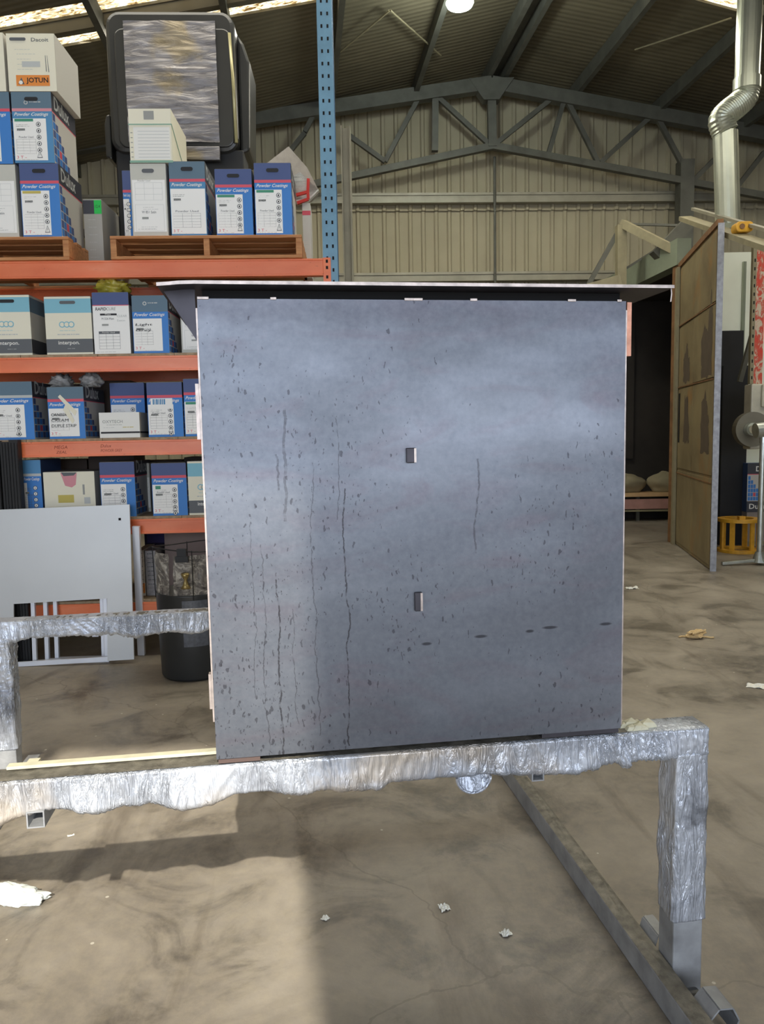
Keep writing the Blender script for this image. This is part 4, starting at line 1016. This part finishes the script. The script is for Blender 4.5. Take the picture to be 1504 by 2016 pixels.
# ------------------------------------------------------------------ charcoal tub with junk, beside cabinet
tc_ = at_z(352, 1347); R_ = .215; cy = tc_.y + R_ + .01; cx = RP(0, 0).x; cx = LP(297, 1340).x + R_ + .0
t = thing('round_tub', 'tall charcoal round tub on the floor half hidden behind cabinet', 'tub', (tc_.x + .045, cy, 0))
b = MB(); n = 40; prof = [(.185, 0), (.200, .02), (.208, .25), (.214, .52), (.216, .53), (.205, .53), (.196, .06), (0, .05)]
for r, z in prof:
    for i in range(n): an = 2*math.pi*i/n; b.v.append((r*math.cos(an), r*math.sin(an), z))
for j in range(len(prof)-1):
    for i in range(n): k = (i+1) % n; b.f.append((j*n+i, j*n+k, (j+1)*n+k, (j+1)*n+i)); b.m.append(0)
b.f.append(tuple(range(n))[::-1]); b.m.append(0)
b.build('tub_wall', M['tub'], t, smooth=True)
b = MB(); hp_ = [(.222*math.cos(a), .222*math.sin(a), .80 + .012*math.sin(2*a)) for a in [2*math.pi*i/40 for i in range(41)]]; b.tube(hp_, .004, 6)
for a in (.3, 1.9, 3.5, 5.0): b.tube([(.215*math.cos(a), .215*math.sin(a), .5), (.222*math.cos(a), .222*math.sin(a), .80)], .003, 6)
b.build('wire_rim', M['black'], t)
def film_ring(r, z0, z1, a0, a1, m, name, parent, seed):
    b = MB(); na, nz = 44, 22
    for j in range(nz+1):
        for i in range(na+1):
            a = a0 + (a1-a0)*i/na; z = z0 + (z1-z0)*j/nz; q = r + .012*noise.noise(Vector((a*4, z*9, seed))) + .006*noise.noise(Vector((a*14, z*30, seed)))
            b.v.append((q*math.cos(a), q*math.sin(a), z))
    for j in range(nz):
        for i in range(na): k = j*(na+1)+i; b.f.append((k, k+1, k+na+2, k+na+1)); b.m.append(0)
    return b.build(name, m, parent, smooth=True)
film_ring(.207, .53, .77, math.radians(255), math.radians(340), M['crumple'], 'crumpled_liner', t, 3)
film_ring(.205, .50, .78, math.radians(195), math.radians(246), M['crumple'], 'crumpled_liner', t, 9)
b = MB(); b.box(-.02, .035, -.232, -.215, .765, .815); b.box(-.03, .045, -.236, -.214, .735, .77); b.build('rim_clip', M['black'], t)
b = MB(); pv = [(0, .012), (.028, .018), (.030, .05), (.012, .07), (.008, .09), (.022, .12)]
b.tube([(.025, -.232, .58), (.025, -.232, .60), (.025, -.232, .63), (.025, -.234, .655), (.025, -.236, .67)], [.03, .018, .008, .022, .024], 12); b.build('brass_nozzle', plain('dull_brass', (158, 140, 92), .35, .7), t, smooth=True)
# label ghost on the tub
p = Print(.2, .3, .1); 
b = MB()
for i in range(8):
    a0 = math.radians(268 + i*5); a1 = math.radians(268 + (i+1)*5)
    b.face([(.2115*math.cos(a0), .2115*math.sin(a0), .22), (.2115*math.cos(a1), .2115*math.sin(a1), .22), (.2165*math.cos(a1), .2165*math.sin(a1), .50), (.2165*math.cos(a0), .2165*math.sin(a0), .50)])
b.build('faded_label', plain('faded_grey_label', (86, 90, 98), .4, 0, .3, 40), t)
# spines of packs stored on the lowest shelf
for k, (x0, x1, yt, yb, rgb, nm, lab) in enumerate(((273, 289, 1083, 1210, (206, 198, 184), 'paper_pack', 'narrow white pack with orange tag beside the leaning bar'),
                                   (291, 312, 1084, 1210, (148, 146, 148), 'film_roll_pack', 'grey film wrapped pack between the white pack and the tub'))):
    a = RP(x0, yb, .12); W = (RP(x1, yb, .12) - a).length; z0 = SH['L5']; H = RP(x0, yt, .12).z - z0
    t = thing(nm, lab, 'pack', (a.x, a.y, z0), RY); b = MB(); b.box(0, W, 0, .3, 0, H); b.build('pack_body', plain('pack%d' % k, rgb, .5, 0, .3, 30, .3), t, bevel=.003)
    p = Print(W, H, .3)
    if k == 0: p.rect(.1*W, .95*W, .02, H*.28, 'orange', 1); p.text('C', .35*W, .03, .4*W, .04, 'black', 2)
    p.lines(.2*W, .92*H, .6*W, 8, .03, 'ink', 2, .006); p.build(t)
a = RP(330, 1200, .27); t = thing('carton', 'red and white carton behind the tub on the bottom shelf', 'box', (a.x, a.y, SH['L5']), RY, 'bottom shelf cartons')
b = MB(); b.box(0, .36, 0, .3, 0, .50); b.build('carton_body', board('dim', (120, 104, 98)), t, bevel=.002); p = Print(.36, .5, .3); p.rect(0, .36, .44, .5, 'pink', 1); p.build(t)
a = RP(300, 1058, .1)
t = thing('carton', 'dark purple tray carton high under the lower beam beside the bar', 'box', (RP(285, 1075, .61).x, RP(285, 1075, .61).y, SH['L5']), RY, 'bottom shelf cartons')
b = MB(); b.box(0, .33, 0, .27, 0, .43); b.build('carton_body', board('purple', (50, 44, 84)), t, bevel=.002); p = Print(.33, .43, .3); p.rect(0.02, .3, .3, .40, 'purple', 1); p.build(t)

# ------------------------------------------------------------------ booth on the right with open door leaf
ND = Vector((3.37, 7.724, 0)); FD = Vector((3.759, 9.715, 0)); dd = (FD - ND); dyaw = math.atan2(dd.y, dd.x); DL = dd.length
DH = 3.45
leaf = thing('booth_door', 'tall brown stained sheet door leaf standing open on the right', 'door', ND, dyaw)
# local x runs along the leaf away from the camera; +y faces left (camera sees -?)
TH = .10
b = MB(); b.box(.012, DL, -.045, 0, 0.01, DH); b.build('door_core', M['door'], leaf)
cols = 2; rows = [(.05, .95), (.98, 1.95), (1.98, 2.7), (2.73, DH-.03)]
for r0, r1 in rows:
    for c0, c1 in ((.06, DL*.52), (DL*.52+.012, DL-.12)):
        b = MB(); b.box(c0, c1, .0005, .010, r0, r1); b.build('door_panel', M['door'], leaf, bevel=.003)
for x, pts in ((0, [(.15, 2.0), (.62, 2.0), (.66, 2.4), (.50, 2.55), (.36, 2.45), (.22, 2.9), (.14, 2.6)]), (1, [(1.25, 2.02), (1.6, 2.02), (1.62, 2.3), (1.5, 2.36), (1.42, 2.5), (1.32, 2.3), (1.25, 2.25)]), (2, [(.18, 1.2), (.6, 1.2), (.58, 1.7), (.4, 1.85), (.24, 1.6)]), (3, [(1.2, 1.3), (1.55, 1.3), (1.5, 1.85), (1.3, 1.85)])):
    rp2 = []
    for i_ in range(len(pts)):
        (xa, za), (xb, zb2) = pts[i_], pts[(i_+1) % len(pts)]
        for k_ in range(7):
            f_ = k_/7; rp2.append((xa+(xb-xa)*f_ + .045*noise.noise(Vector((xa*3+f_*5, za*4, x))), za+(zb2-za)*f_ + .07*noise.noise(Vector((f_*6, za*5, x+4)))))
    b = MB(); b.face([(a_, .0115, c_) for a_, c_ in rp2][::-1]); b.build('scorch_mark', M['door_scorch'], leaf)
b = MB(); b.box(0, .012, -.048, .012, 0.0, DH+.02); b.build('edge_channel', M['door_edge'], leaf)
b = MB(); b.box(DL-.10, DL+.01, .0115, .05, 0.0, DH); b.build('hinge_stile', M['beige_steel'], leaf)
b = MB(); b.box(DL-.24, DL-.19, .0115, .02, 1.3, 1.9); b.build('slot', M['hole'], leaf)
b = MB(); b.box(.01, DL, -.04, .02, DH, DH+.06); b.build('top_edge', M['rust'], leaf)
for z in (.9, 1.96, 2.71):
    b = MB(); b.bar((.06, .012, z), (DL-.1, .012, z+.02), .01, .012); b.build('seam', M['rust'], leaf)

# booth body: side frame along depth from the hinge, roof, back
HX, HY = FD.x + .02, FD.y + .12
bdir = Vector((-.075, 1, 0)).normalized()
bo = thing('coating_booth', 'dark walk-in booth with grey-green lintel behind the open door', 'booth', (HX, HY, 0), math.atan2(bdir.y, bdir.x))
BL = 2.80; BWd = 3.6   # local x along depth, local -y to the right
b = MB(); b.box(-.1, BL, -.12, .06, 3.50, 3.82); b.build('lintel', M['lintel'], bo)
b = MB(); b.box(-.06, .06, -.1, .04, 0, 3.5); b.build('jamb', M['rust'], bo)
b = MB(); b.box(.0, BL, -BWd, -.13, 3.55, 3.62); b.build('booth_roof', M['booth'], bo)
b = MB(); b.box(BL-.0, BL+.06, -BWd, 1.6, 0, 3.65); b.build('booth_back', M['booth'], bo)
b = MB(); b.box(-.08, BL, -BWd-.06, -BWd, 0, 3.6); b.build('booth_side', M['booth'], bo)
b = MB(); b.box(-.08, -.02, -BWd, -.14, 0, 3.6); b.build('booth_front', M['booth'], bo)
# added dark sheet left of the opening, keeps the view below the lintel dark
b = MB(); b.box(BL-.05, BL-.01, -.6, 1.5, 1.0, 3.6); b.build('darkening_sheet', M['booth'], bo)
# bench inside at the far end
bn = thing('long_bench', 'low reddish bench with pale boards inside the dark booth', 'bench', (3.62, 12.2, 0), math.radians(-2))
b = MB(); b.box(-.3, 1.3, 0, .4, .40, .46); b.build('bench_top', plain('bench_board', (196, 160, 116), .7), bn); 
b = MB(); b.box(-.3, 1.3, .02, .06, .20, .36); b.build('bench_apron', plain('dusty_red', (176, 132, 122), .7), bn)
b = MB(); b.box(-.3, 1.3, .0, .04, .16, .185); b.build('bench_rail', M['beige_steel'], bn)
for x in (-.28, .5, 1.24):
    b = MB(); b.box(x, x+.05, .1, .15, 0, .399); b.build('leg', M['truss'], bn)
for i, (x, w_) in enumerate(((-.1, .75), (.72, .5))):
    o = blob('powder_sack', tuple(Vector(bn.location) + Vector((x+w_/2, .2, .461))), (w_/2, .18, .20), 30+i, plain('dusty_sack', (150, 140, 112), .8, 0, .1, 5), ['slumped pale sack at the left end of the booth bench', 'darker low sack at the right end of the booth bench'][i], 'sack', 3, .2, group='sacks on the bench')
# braces on top of the booth
br_ = thing('booth_frame', 'beige and dark steel struts braced above the booth lintel', 'steel frame', (0, 0, 0))
def W_(px, py, y): return at_y(px, py, y)
def strut(name, a, e, w, m):
    b = MB(); b.bar(a, e, w, w); b.build(name, m, br_)
strut('strut', W_(1225, 440, 10.6), W_(1332, 494, 9.9), .10, M['beige_steel'])
strut('strut', W_(1222, 444, 10.6), W_(1222, 572, 10.6), .12, M['beige_steel'])
strut('brace', W_(1219, 452, 10.7), W_(1152, 572, 10.7), .06, M['truss'])
strut('brace', W_(1226, 441, 10.75), W_(1352, 444, 10.75), .03, M['truss'])
strut('brace', W_(1352, 442, 10.3), W_(1290, 506, 10.3), .16, M['truss'])
strut('brace', W_(1290, 492, 10.8), W_(1230, 530, 10.8), .03, M['truss'])
strut('bracket', W_(1152, 572, 10.7), W_(1222, 552, 10.6), .14, M['beige_steel'])
# overhead track with yellow trolley
tk = thing('overhead_track', 'pale steel hoist track running over the door to the upper right', 'track', (0, 0, 0))
a0, a1 = at_y(1348, 430, 9.6), at_y(1530, 492, 6.6)
b = MB(); b.bar(a0, a1, .14, .05); b.build('track_beam', M['beige_steel'], tk); b = MB(); b.bar(a0 + Vector((.1, 0, .11)), a1 + Vector((.1, 0, .11)), .05, .03); b.build('upper_rail', M['girt'], tk)
hz = at_y(1461, 452, 7.6)
t = thing('hoist_trolley', 'small yellow hoist trolley sitting on the overhead track', 'hoist', (hz.x, hz.y, hz.z-.035))
b = MB(); pr_ = rrect(.17, .10, .04, -.085, 0); t_ = prism(pr_, -.06, .06, 'trolley_body', M['yellow'], t, .01); b = MB(); b.cyl((-.03, -.07, .05), (-.03, -.061, .05), .025, 12); b.cyl((.045, -.07, .05), (.045, -.061, .05), .018, 12); b.build('wheel', M['rust'], t)

# flue duct
fy = 8.6
def F(px, py, y=fy): return at_y(px, py, y)
duct = thing('flue_duct', 'galvanised round flue duct with S-bend rising to the roof on the right', 'duct', (0, 0, 0))
r_ = .132
A0 = F(1432, 700); A0.z = 3.4
seg = [F(1433, 440), F(1428, 262)]
bot = Vector((seg[0].x + (seg[0].x - seg[1].x) * .1, fy, .0))
b = MB(); b.cyl(Vector((seg[0].x, fy, F(1433, 444).z)), Vector((seg[1].x, fy, seg[1].z)), r_*.97, 28); b.build('lower_pipe', M['galv'], duct, smooth=False)
cp = [Vector((seg[1].x, fy, seg[1].z)), F(1420, 238), F(1432, 222), F(1450, 208), F(1466, 192), F(1470, 174)]
cp = [Vector((q.x, fy, q.z)) for q in cp]
sm = []
for i in range(len(cp)-1):
    p0 = cp[max(i-1, 0)]; p1 = cp[i]; p2 = cp[i+1]; p3 = cp[min(i+2, len(cp)-1)]
    for k in range(10):
        s = k/10; sm.append(.5*((2*p1) + (p2-p0)*s + (2*p0-5*p1+4*p2-p3)*s*s + (3*p1-p0-3*p2+p3)*s*s*s))
sm.append(cp[-1])
rs = [r_*(1.0 + (.035 if i % 2 else -.02)) for i in range(len(sm))]
b = MB()
k0 = len(b.v); n = 28
for i, p in enumerate(sm):
    d = (sm[min(i+1, len(sm)-1)] - sm[max(i-1, 0)]).normalized(); yy = Vector((0, 1, 0)); xx = yy.cross(d).normalized()
    for q in range(n): an = 2*math.pi*q/n; b.v.append(tuple(p + (xx*math.cos(an) + yy*math.sin(an))*rs[i]))
for i in range(len(sm)-1):
    for q in range(n): j = (q+1) % n; a = i*n; b.f.append((a+q, a+j, a+n+j, a+n+q)); b.m.append(0)
b.build('flexible_bend', M['galv'], duct)
top = Vector((cp[-1].x, fy, cp[-1].z)); b = MB(); b.cyl(top - Vector((0,0,.02)), top + Vector((0, 0, .10)), r_*1.06, 28); b.build('collar', M['galv'], duct)
b = MB(); b.cyl(top + Vector((0,0,.1)), Vector((top.x+.02, fy, 6.85)), r_*.95, 28); b.build('upper_pipe', M['galv'], duct)

# pale panel wall behind door, posts
b = MB(); p0 = at_y(1424, 480, 9.75); p1 = at_y(1490, 480, 9.75)
b.box(p0.x-.16, p1.x+1.2, 9.66, 9.74, 0, 3.62)
t = b.build('pale_panel_wall', M['white_wall']); tag(t, 'pale green-white panel wall behind the open door', 'panel')
b = MB(); q = at_y(1456, 700, 9.7); b.box(q.x-.018, q.x+.018, 9.62, 9.655, 1.2, 3.5); tag(b.build('panel_shade_strip', M['lintel']), 'grey vertical strip standing for the shading between two pale wall panels', 'shade strip')  # strip added for the soft shading between two wall panels
# black boards leaning
a = at_y(1421, 1025, 9.55); c = at_y(1462, 1025, 9.55)
b = MB(); b.box(a.x-.05, c.x, 9.50, 9.535, .0, at_y(1440, 720, 9.5).z); o = b.build('black_board', M['black']); tag(o, 'tall matt black board leaning behind the yellow stand, front one', 'board', 'black boards')
b = MB(); b.box(a.x-.06, c.x-.05, 9.55, 9.585, 0, at_y(1440, 652, 9.6).z); o = b.build('black_board', M['black']); tag(o, 'taller narrow black board standing behind the other black board', 'board', 'black boards')
# red white post with perforations, at right edge
a = at_y(1492, 480, 8.5)
pz0 = at_y(1470, 752, 8.1).z + .002
t = thing('perforated_post', 'chipped red and beige perforated post at the right edge', 'post', (a.x, 8.5, pz0))
b = MB(); b.box(-.005, .09, 0, .06, .0, at_y(1492, 478, 8.5).z-pz0); b.build('post_body', M['red_white'], t); b = MB(); b.box(-.045, -.006, .0, .05, 0, at_y(1492, 476, 8.5).z-pz0); b.build('post_flange', M['beige_steel'], t)
s = MB(); z = .05
while z < 1.4: s.box(-.032, -.018, -.0015, -.0003, z, z+.035); z += .09
s.build('slot_holes', M['hole'], t, kind='stuff')
b = MB(); b.bar(at_y(1486, 640, 8.95), at_y(1456, 752, 8.95), .05, .05); b.bar(at_y(1486, 640, 8.95), at_y(1484, 735, 8.95), .04, .04); o = b.build('diagonal_brace', M['truss'], t); o.location = -Vector(t.location)
# grey machine with round guard
a = at_y(1462, 860, 8.65)
t = thing('grey_machine', 'beige-grey bench machine with round guard at the right edge', 'machine', (a.x, 8.35, 0))
zt_ = at_y(1470, 752, 8.1).z; zm = at_y(1470, 800, 8.1).z
b = MB(); b.box(.0, .75, .12, .30, at_y(1470, 885, 8.4).z, zt_); b.build('machine_body', M['machine'], t, bevel=.015)
for x in (.30, .70): b = MB(); b.box(x, x+.045, .2, .295, 0, at_y(1470, 885, 8.4).z-.001); b.build('machine_leg', M['machine'], t)
b = MB(); b.box(.10, .7, .08, .118, zm, zt_-.01); b.build('face_plate', M['machine'], t, bevel=.01)
gc = at_y(1500, 845, 8.1); gx = gc.x - a.x
b = MB(); b.cyl((gx+.02, -.02, gc.z), (gx+.02, .075, gc.z), .19, 32); b.build('wheel_guard', plain('grey_guard', (120, 116, 102), .5, .3), t)
b = MB(); b.cyl((gx-.02, -.10, gc.z+.0), (gx-.02, -.025, gc.z), .07, 24); b.build('hub', M['chrome'], t); b = MB(); b.cyl((gx-.02, -.105, gc.z), (gx-.02, -.101, gc.z), .045, 20); b.build('hub_face', M['machine'], t)
for q in ((.16, .66), (.3, .7)): pass
# work stand: chrome pole with splayed foot
bs = at_z(1494, 1112); 
t = thing('work_stand', 'chrome pedestal stand with splayed cast foot at the right edge', 'stand', (bs.x, bs.y, 0))
b = MB(); b.cyl((0, 0, .12), (0, 0, 1.32), .028, 16); b.build('pole', M['chrome'], t, smooth=False)
b = MB(); b.cyl((0, 0, .03), (0, 0, .14), .075, 20, r2=.04); b.build('foot_hub', M['chrome'], t)
for an in (math.pi, math.radians(300), math.radians(60)):
    b = MB(); d = Vector((math.cos(an), math.sin(an), 0)); b.bar(d*.05+Vector((0,0,.05)), d*.40+Vector((0,0,.022)), .05, .035); b.build('foot_leg', M['chrome'], t, bevel=.008)
hh = at_y(1492, 838, bs.y); b = MB(); b.cyl((-.09, -.02, 1.43), (.10, -.02, 1.45), .078, 24); b.cyl((0, 0, 1.30), (0, 0, 1.37), .034, 12); b.build('stand_head', M['chrome'], t)
# navy carton on a low box
a = at_y(1470, 1012, 9.35); W = .50; z0 = at_y(1475, 1008, 9.35).z; ztp = at_y(1480, 912, 9.35).z
t = thing('plinth_box', 'pale low box under the navy carton at the right edge', 'box', (a.x+.01, 9.37, 0)); b = MB(); b.box(0, .44, 0, .16, 0, z0-.003); b.build('box_body', plain('pinkish_grey', (150, 140, 132), .7), t, bevel=.004); b = MB(); b.box(.01, .43, -.004, -.0005, .02, .06); b.build('box_trim', M['beige_steel'], t)
t = thing('carton', 'navy and white carton with stair of blue squares at the right edge', 'box', (a.x, 9.36, z0), -.06); H = ztp - z0
b = MB(); b.box(0, W, 0, .16, 0, H); b.build('carton_body', board('blue', (60, 84, 128)), t, bevel=.003)
p = Print(W, H, .16); p.rect(0, W, .78*H, H, 'darkside', 1); p.text('Dulux', .10, .83*H, .24, .065, 'white', 3, 0, .02); p.rect(0, W, .765*H, .78*H, 'red', 2); p.rect(0, W, .22*H, .765*H, 'sidegrey', 1); p.rect(0, W, 0, .22*H, 'darkside', 1); p.text('Dulux', .03, .06*H, .24, .065, 'white', 3, 0, .02)
for r in range(6):
    for k in range(6-r): p.rect(.01+k*.032, .01+(k+1)*.032-.004, .235*H+r*.085*H, .235*H+(r+1)*.085*H-.006, 'red' if (r == 1 and k == 2) else 'blue', 2)
p.build(t)
# yellow round stand
ys = at_z(1450, 1085); t = thing('round_yellow_stand', 'yellow round steel stand on four legs below the black boards', 'stand', (ys.x+.01, ys.y-.02, 0))
def ring(name, z0, z1, r0, r1, m):
    b = MB(); n = 36
    for i in range(n):
        for r, z in ((r0, z0), (r1, z0), (r1, z1), (r0, z1)): an = 2*math.pi*i/n; b.v.append((r*math.cos(an), r*math.sin(an), z))
    for i in range(n):
        j = (i+1) % n
        for q in range(4): w = (q+1) % 4; b.f.append((i*4+q, j*4+q, j*4+w, i*4+w)); b.m.append(0)
    b.build(name, m, t)
ring('top_ring', .36, .40, .16, .235, M['yellow']); ring('base_ring', .0, .035, .16, .235, M['yellow'])
for an in (225, 290, 340, 45, 120, 180):
    b = MB(); c_, s_ = math.cos(math.radians(an)), math.sin(math.radians(an)); b.bar((.2*c_, .2*s_, .035), (.2*c_, .2*s_, .36), .055, .02, up=(c_, s_, 0)); b.build('leg', M['yellow'], t)
b = MB(); b.box(-.09, -.02, -.2, -.14, .40, .44); b.build('lug', M['yellow'], t)

# ------------------------------------------------------------------ things lying on the floor
rp_ = at_z(1370, 1256); t = thing('rope_tangle', 'small tangled heap of beige rope on the concrete right of the cabinet', 'rope', (rp_.x, rp_.y, 0))
random.seed(3)
for k in range(7):
    pts = []; cx_, cy_ = random.uniform(-.035, .035), random.uniform(-.025, .025); r = random.uniform(.025, .05); ph = random.uniform(0, 6)
    for i in range(34):
        a = i*.30 + ph; q = r*(1 + .6*noise.noise(Vector((i*.22, k*5, 1))))
        pts.append((cx_ + 1.25*q*math.cos(a), cy_ + .8*q*math.sin(a + .3*k), .008 + .0075*k + .012*abs(noise.noise(Vector((i*.35, k, 2))))))
    b = MB(); b.tube(pts, .0058, 6); b.build('rope_loop', M['rope'], t, smooth=True)
for s in (-1, 1):
    pts = [(s*(.05 + i*.013), .012*math.sin(i*.9+s)+(.012 if s < 0 else -.012), .007) for i in range(6)]; b = MB(); b.tube(pts, .0065, 6); b.build('rope_end', M['rope'], t, smooth=True)
def scrap(name, px, py, w, d, h, rot, seed, m, label, cat, group=None):
    p = at_z(px, py); b = MB(); nx, ny = 10, 8
    for j in range(ny+1):
        for i in range(nx+1):
            u, v = i/nx - .5, j/ny - .5; e = 1 + .3*noise.noise(Vector((u*3, v*3, seed)))
            b.v.append((u*w*e, v*d*e, .001 + h*abs(noise.noise(Vector((u*3.5+seed, v*3.5, seed))))*2))
    for j in range(ny):
        for i in range(nx): k = j*(nx+1)+i; b.f.append((k, k+1, k+nx+2, k+nx+1)); b.m.append(0)
    o = b.build(name, m, smooth=False); o.location = p; o.rotation_euler = (0, 0, rot); sm_ = o.modifiers.new('s', 'SOLIDIFY'); sm_.thickness = .0008; sm_.offset = 1
    return tag(o, label, cat, group)
scrap('paper_scrap', 1490, 1352, .10, .07, .012, -.5, 1, M['paper'], 'crumpled grey-white paper scrap at right edge beyond the rope', 'scrap', 'floor scraps')
scrap('paper_scrap', 1244, 1159, .11, .06, .015, .1, 2, M['paper'], 'small white scrap on the floor just right of the cabinet edge', 'scrap', 'floor scraps')
scrap('paper_sheet', 1450, 1107, .22, .12, .004, .1, 3, M['paper'], 'white sheet of paper on floor by the chrome stand foot', 'paper')
scrap('paper_scrap', 640, 1810, .018, .022, .006, 1.0, 4, M['paper'], 'tiny pale flake below the cabinet, left of the middle', 'scrap', 'floor scraps')
scrap('paper_scrap', 875, 1790, .030, .026, .010, .4, 5, M['paper'], 'tiny crumpled white flake on the floor under the cabinet centre', 'scrap', 'floor scraps')
scrap('paper_scrap', 996, 1840, .026, .03, .010, 2.0, 6, M['paper'], 'tiny crumpled flake left of the diagonal base tube', 'scrap', 'floor scraps')
scrap('paper_scrap', 140, 1646, .022, .006, .004, .5, 7, M['paper'], 'thin white sliver on the floor under the left rail', 'scrap', 'floor scraps')
p = at_z(40, 1772)
o = blob('plastic_wrap', (p.x-.03, p.y, .0), (.125, .040, .030), 44, M['poly'], 'crumpled clear white plastic wrapper on the floor at lower left', 'wrapper', 6, .32, (48, 24)); o.rotation_euler = (0, 0, -.12)
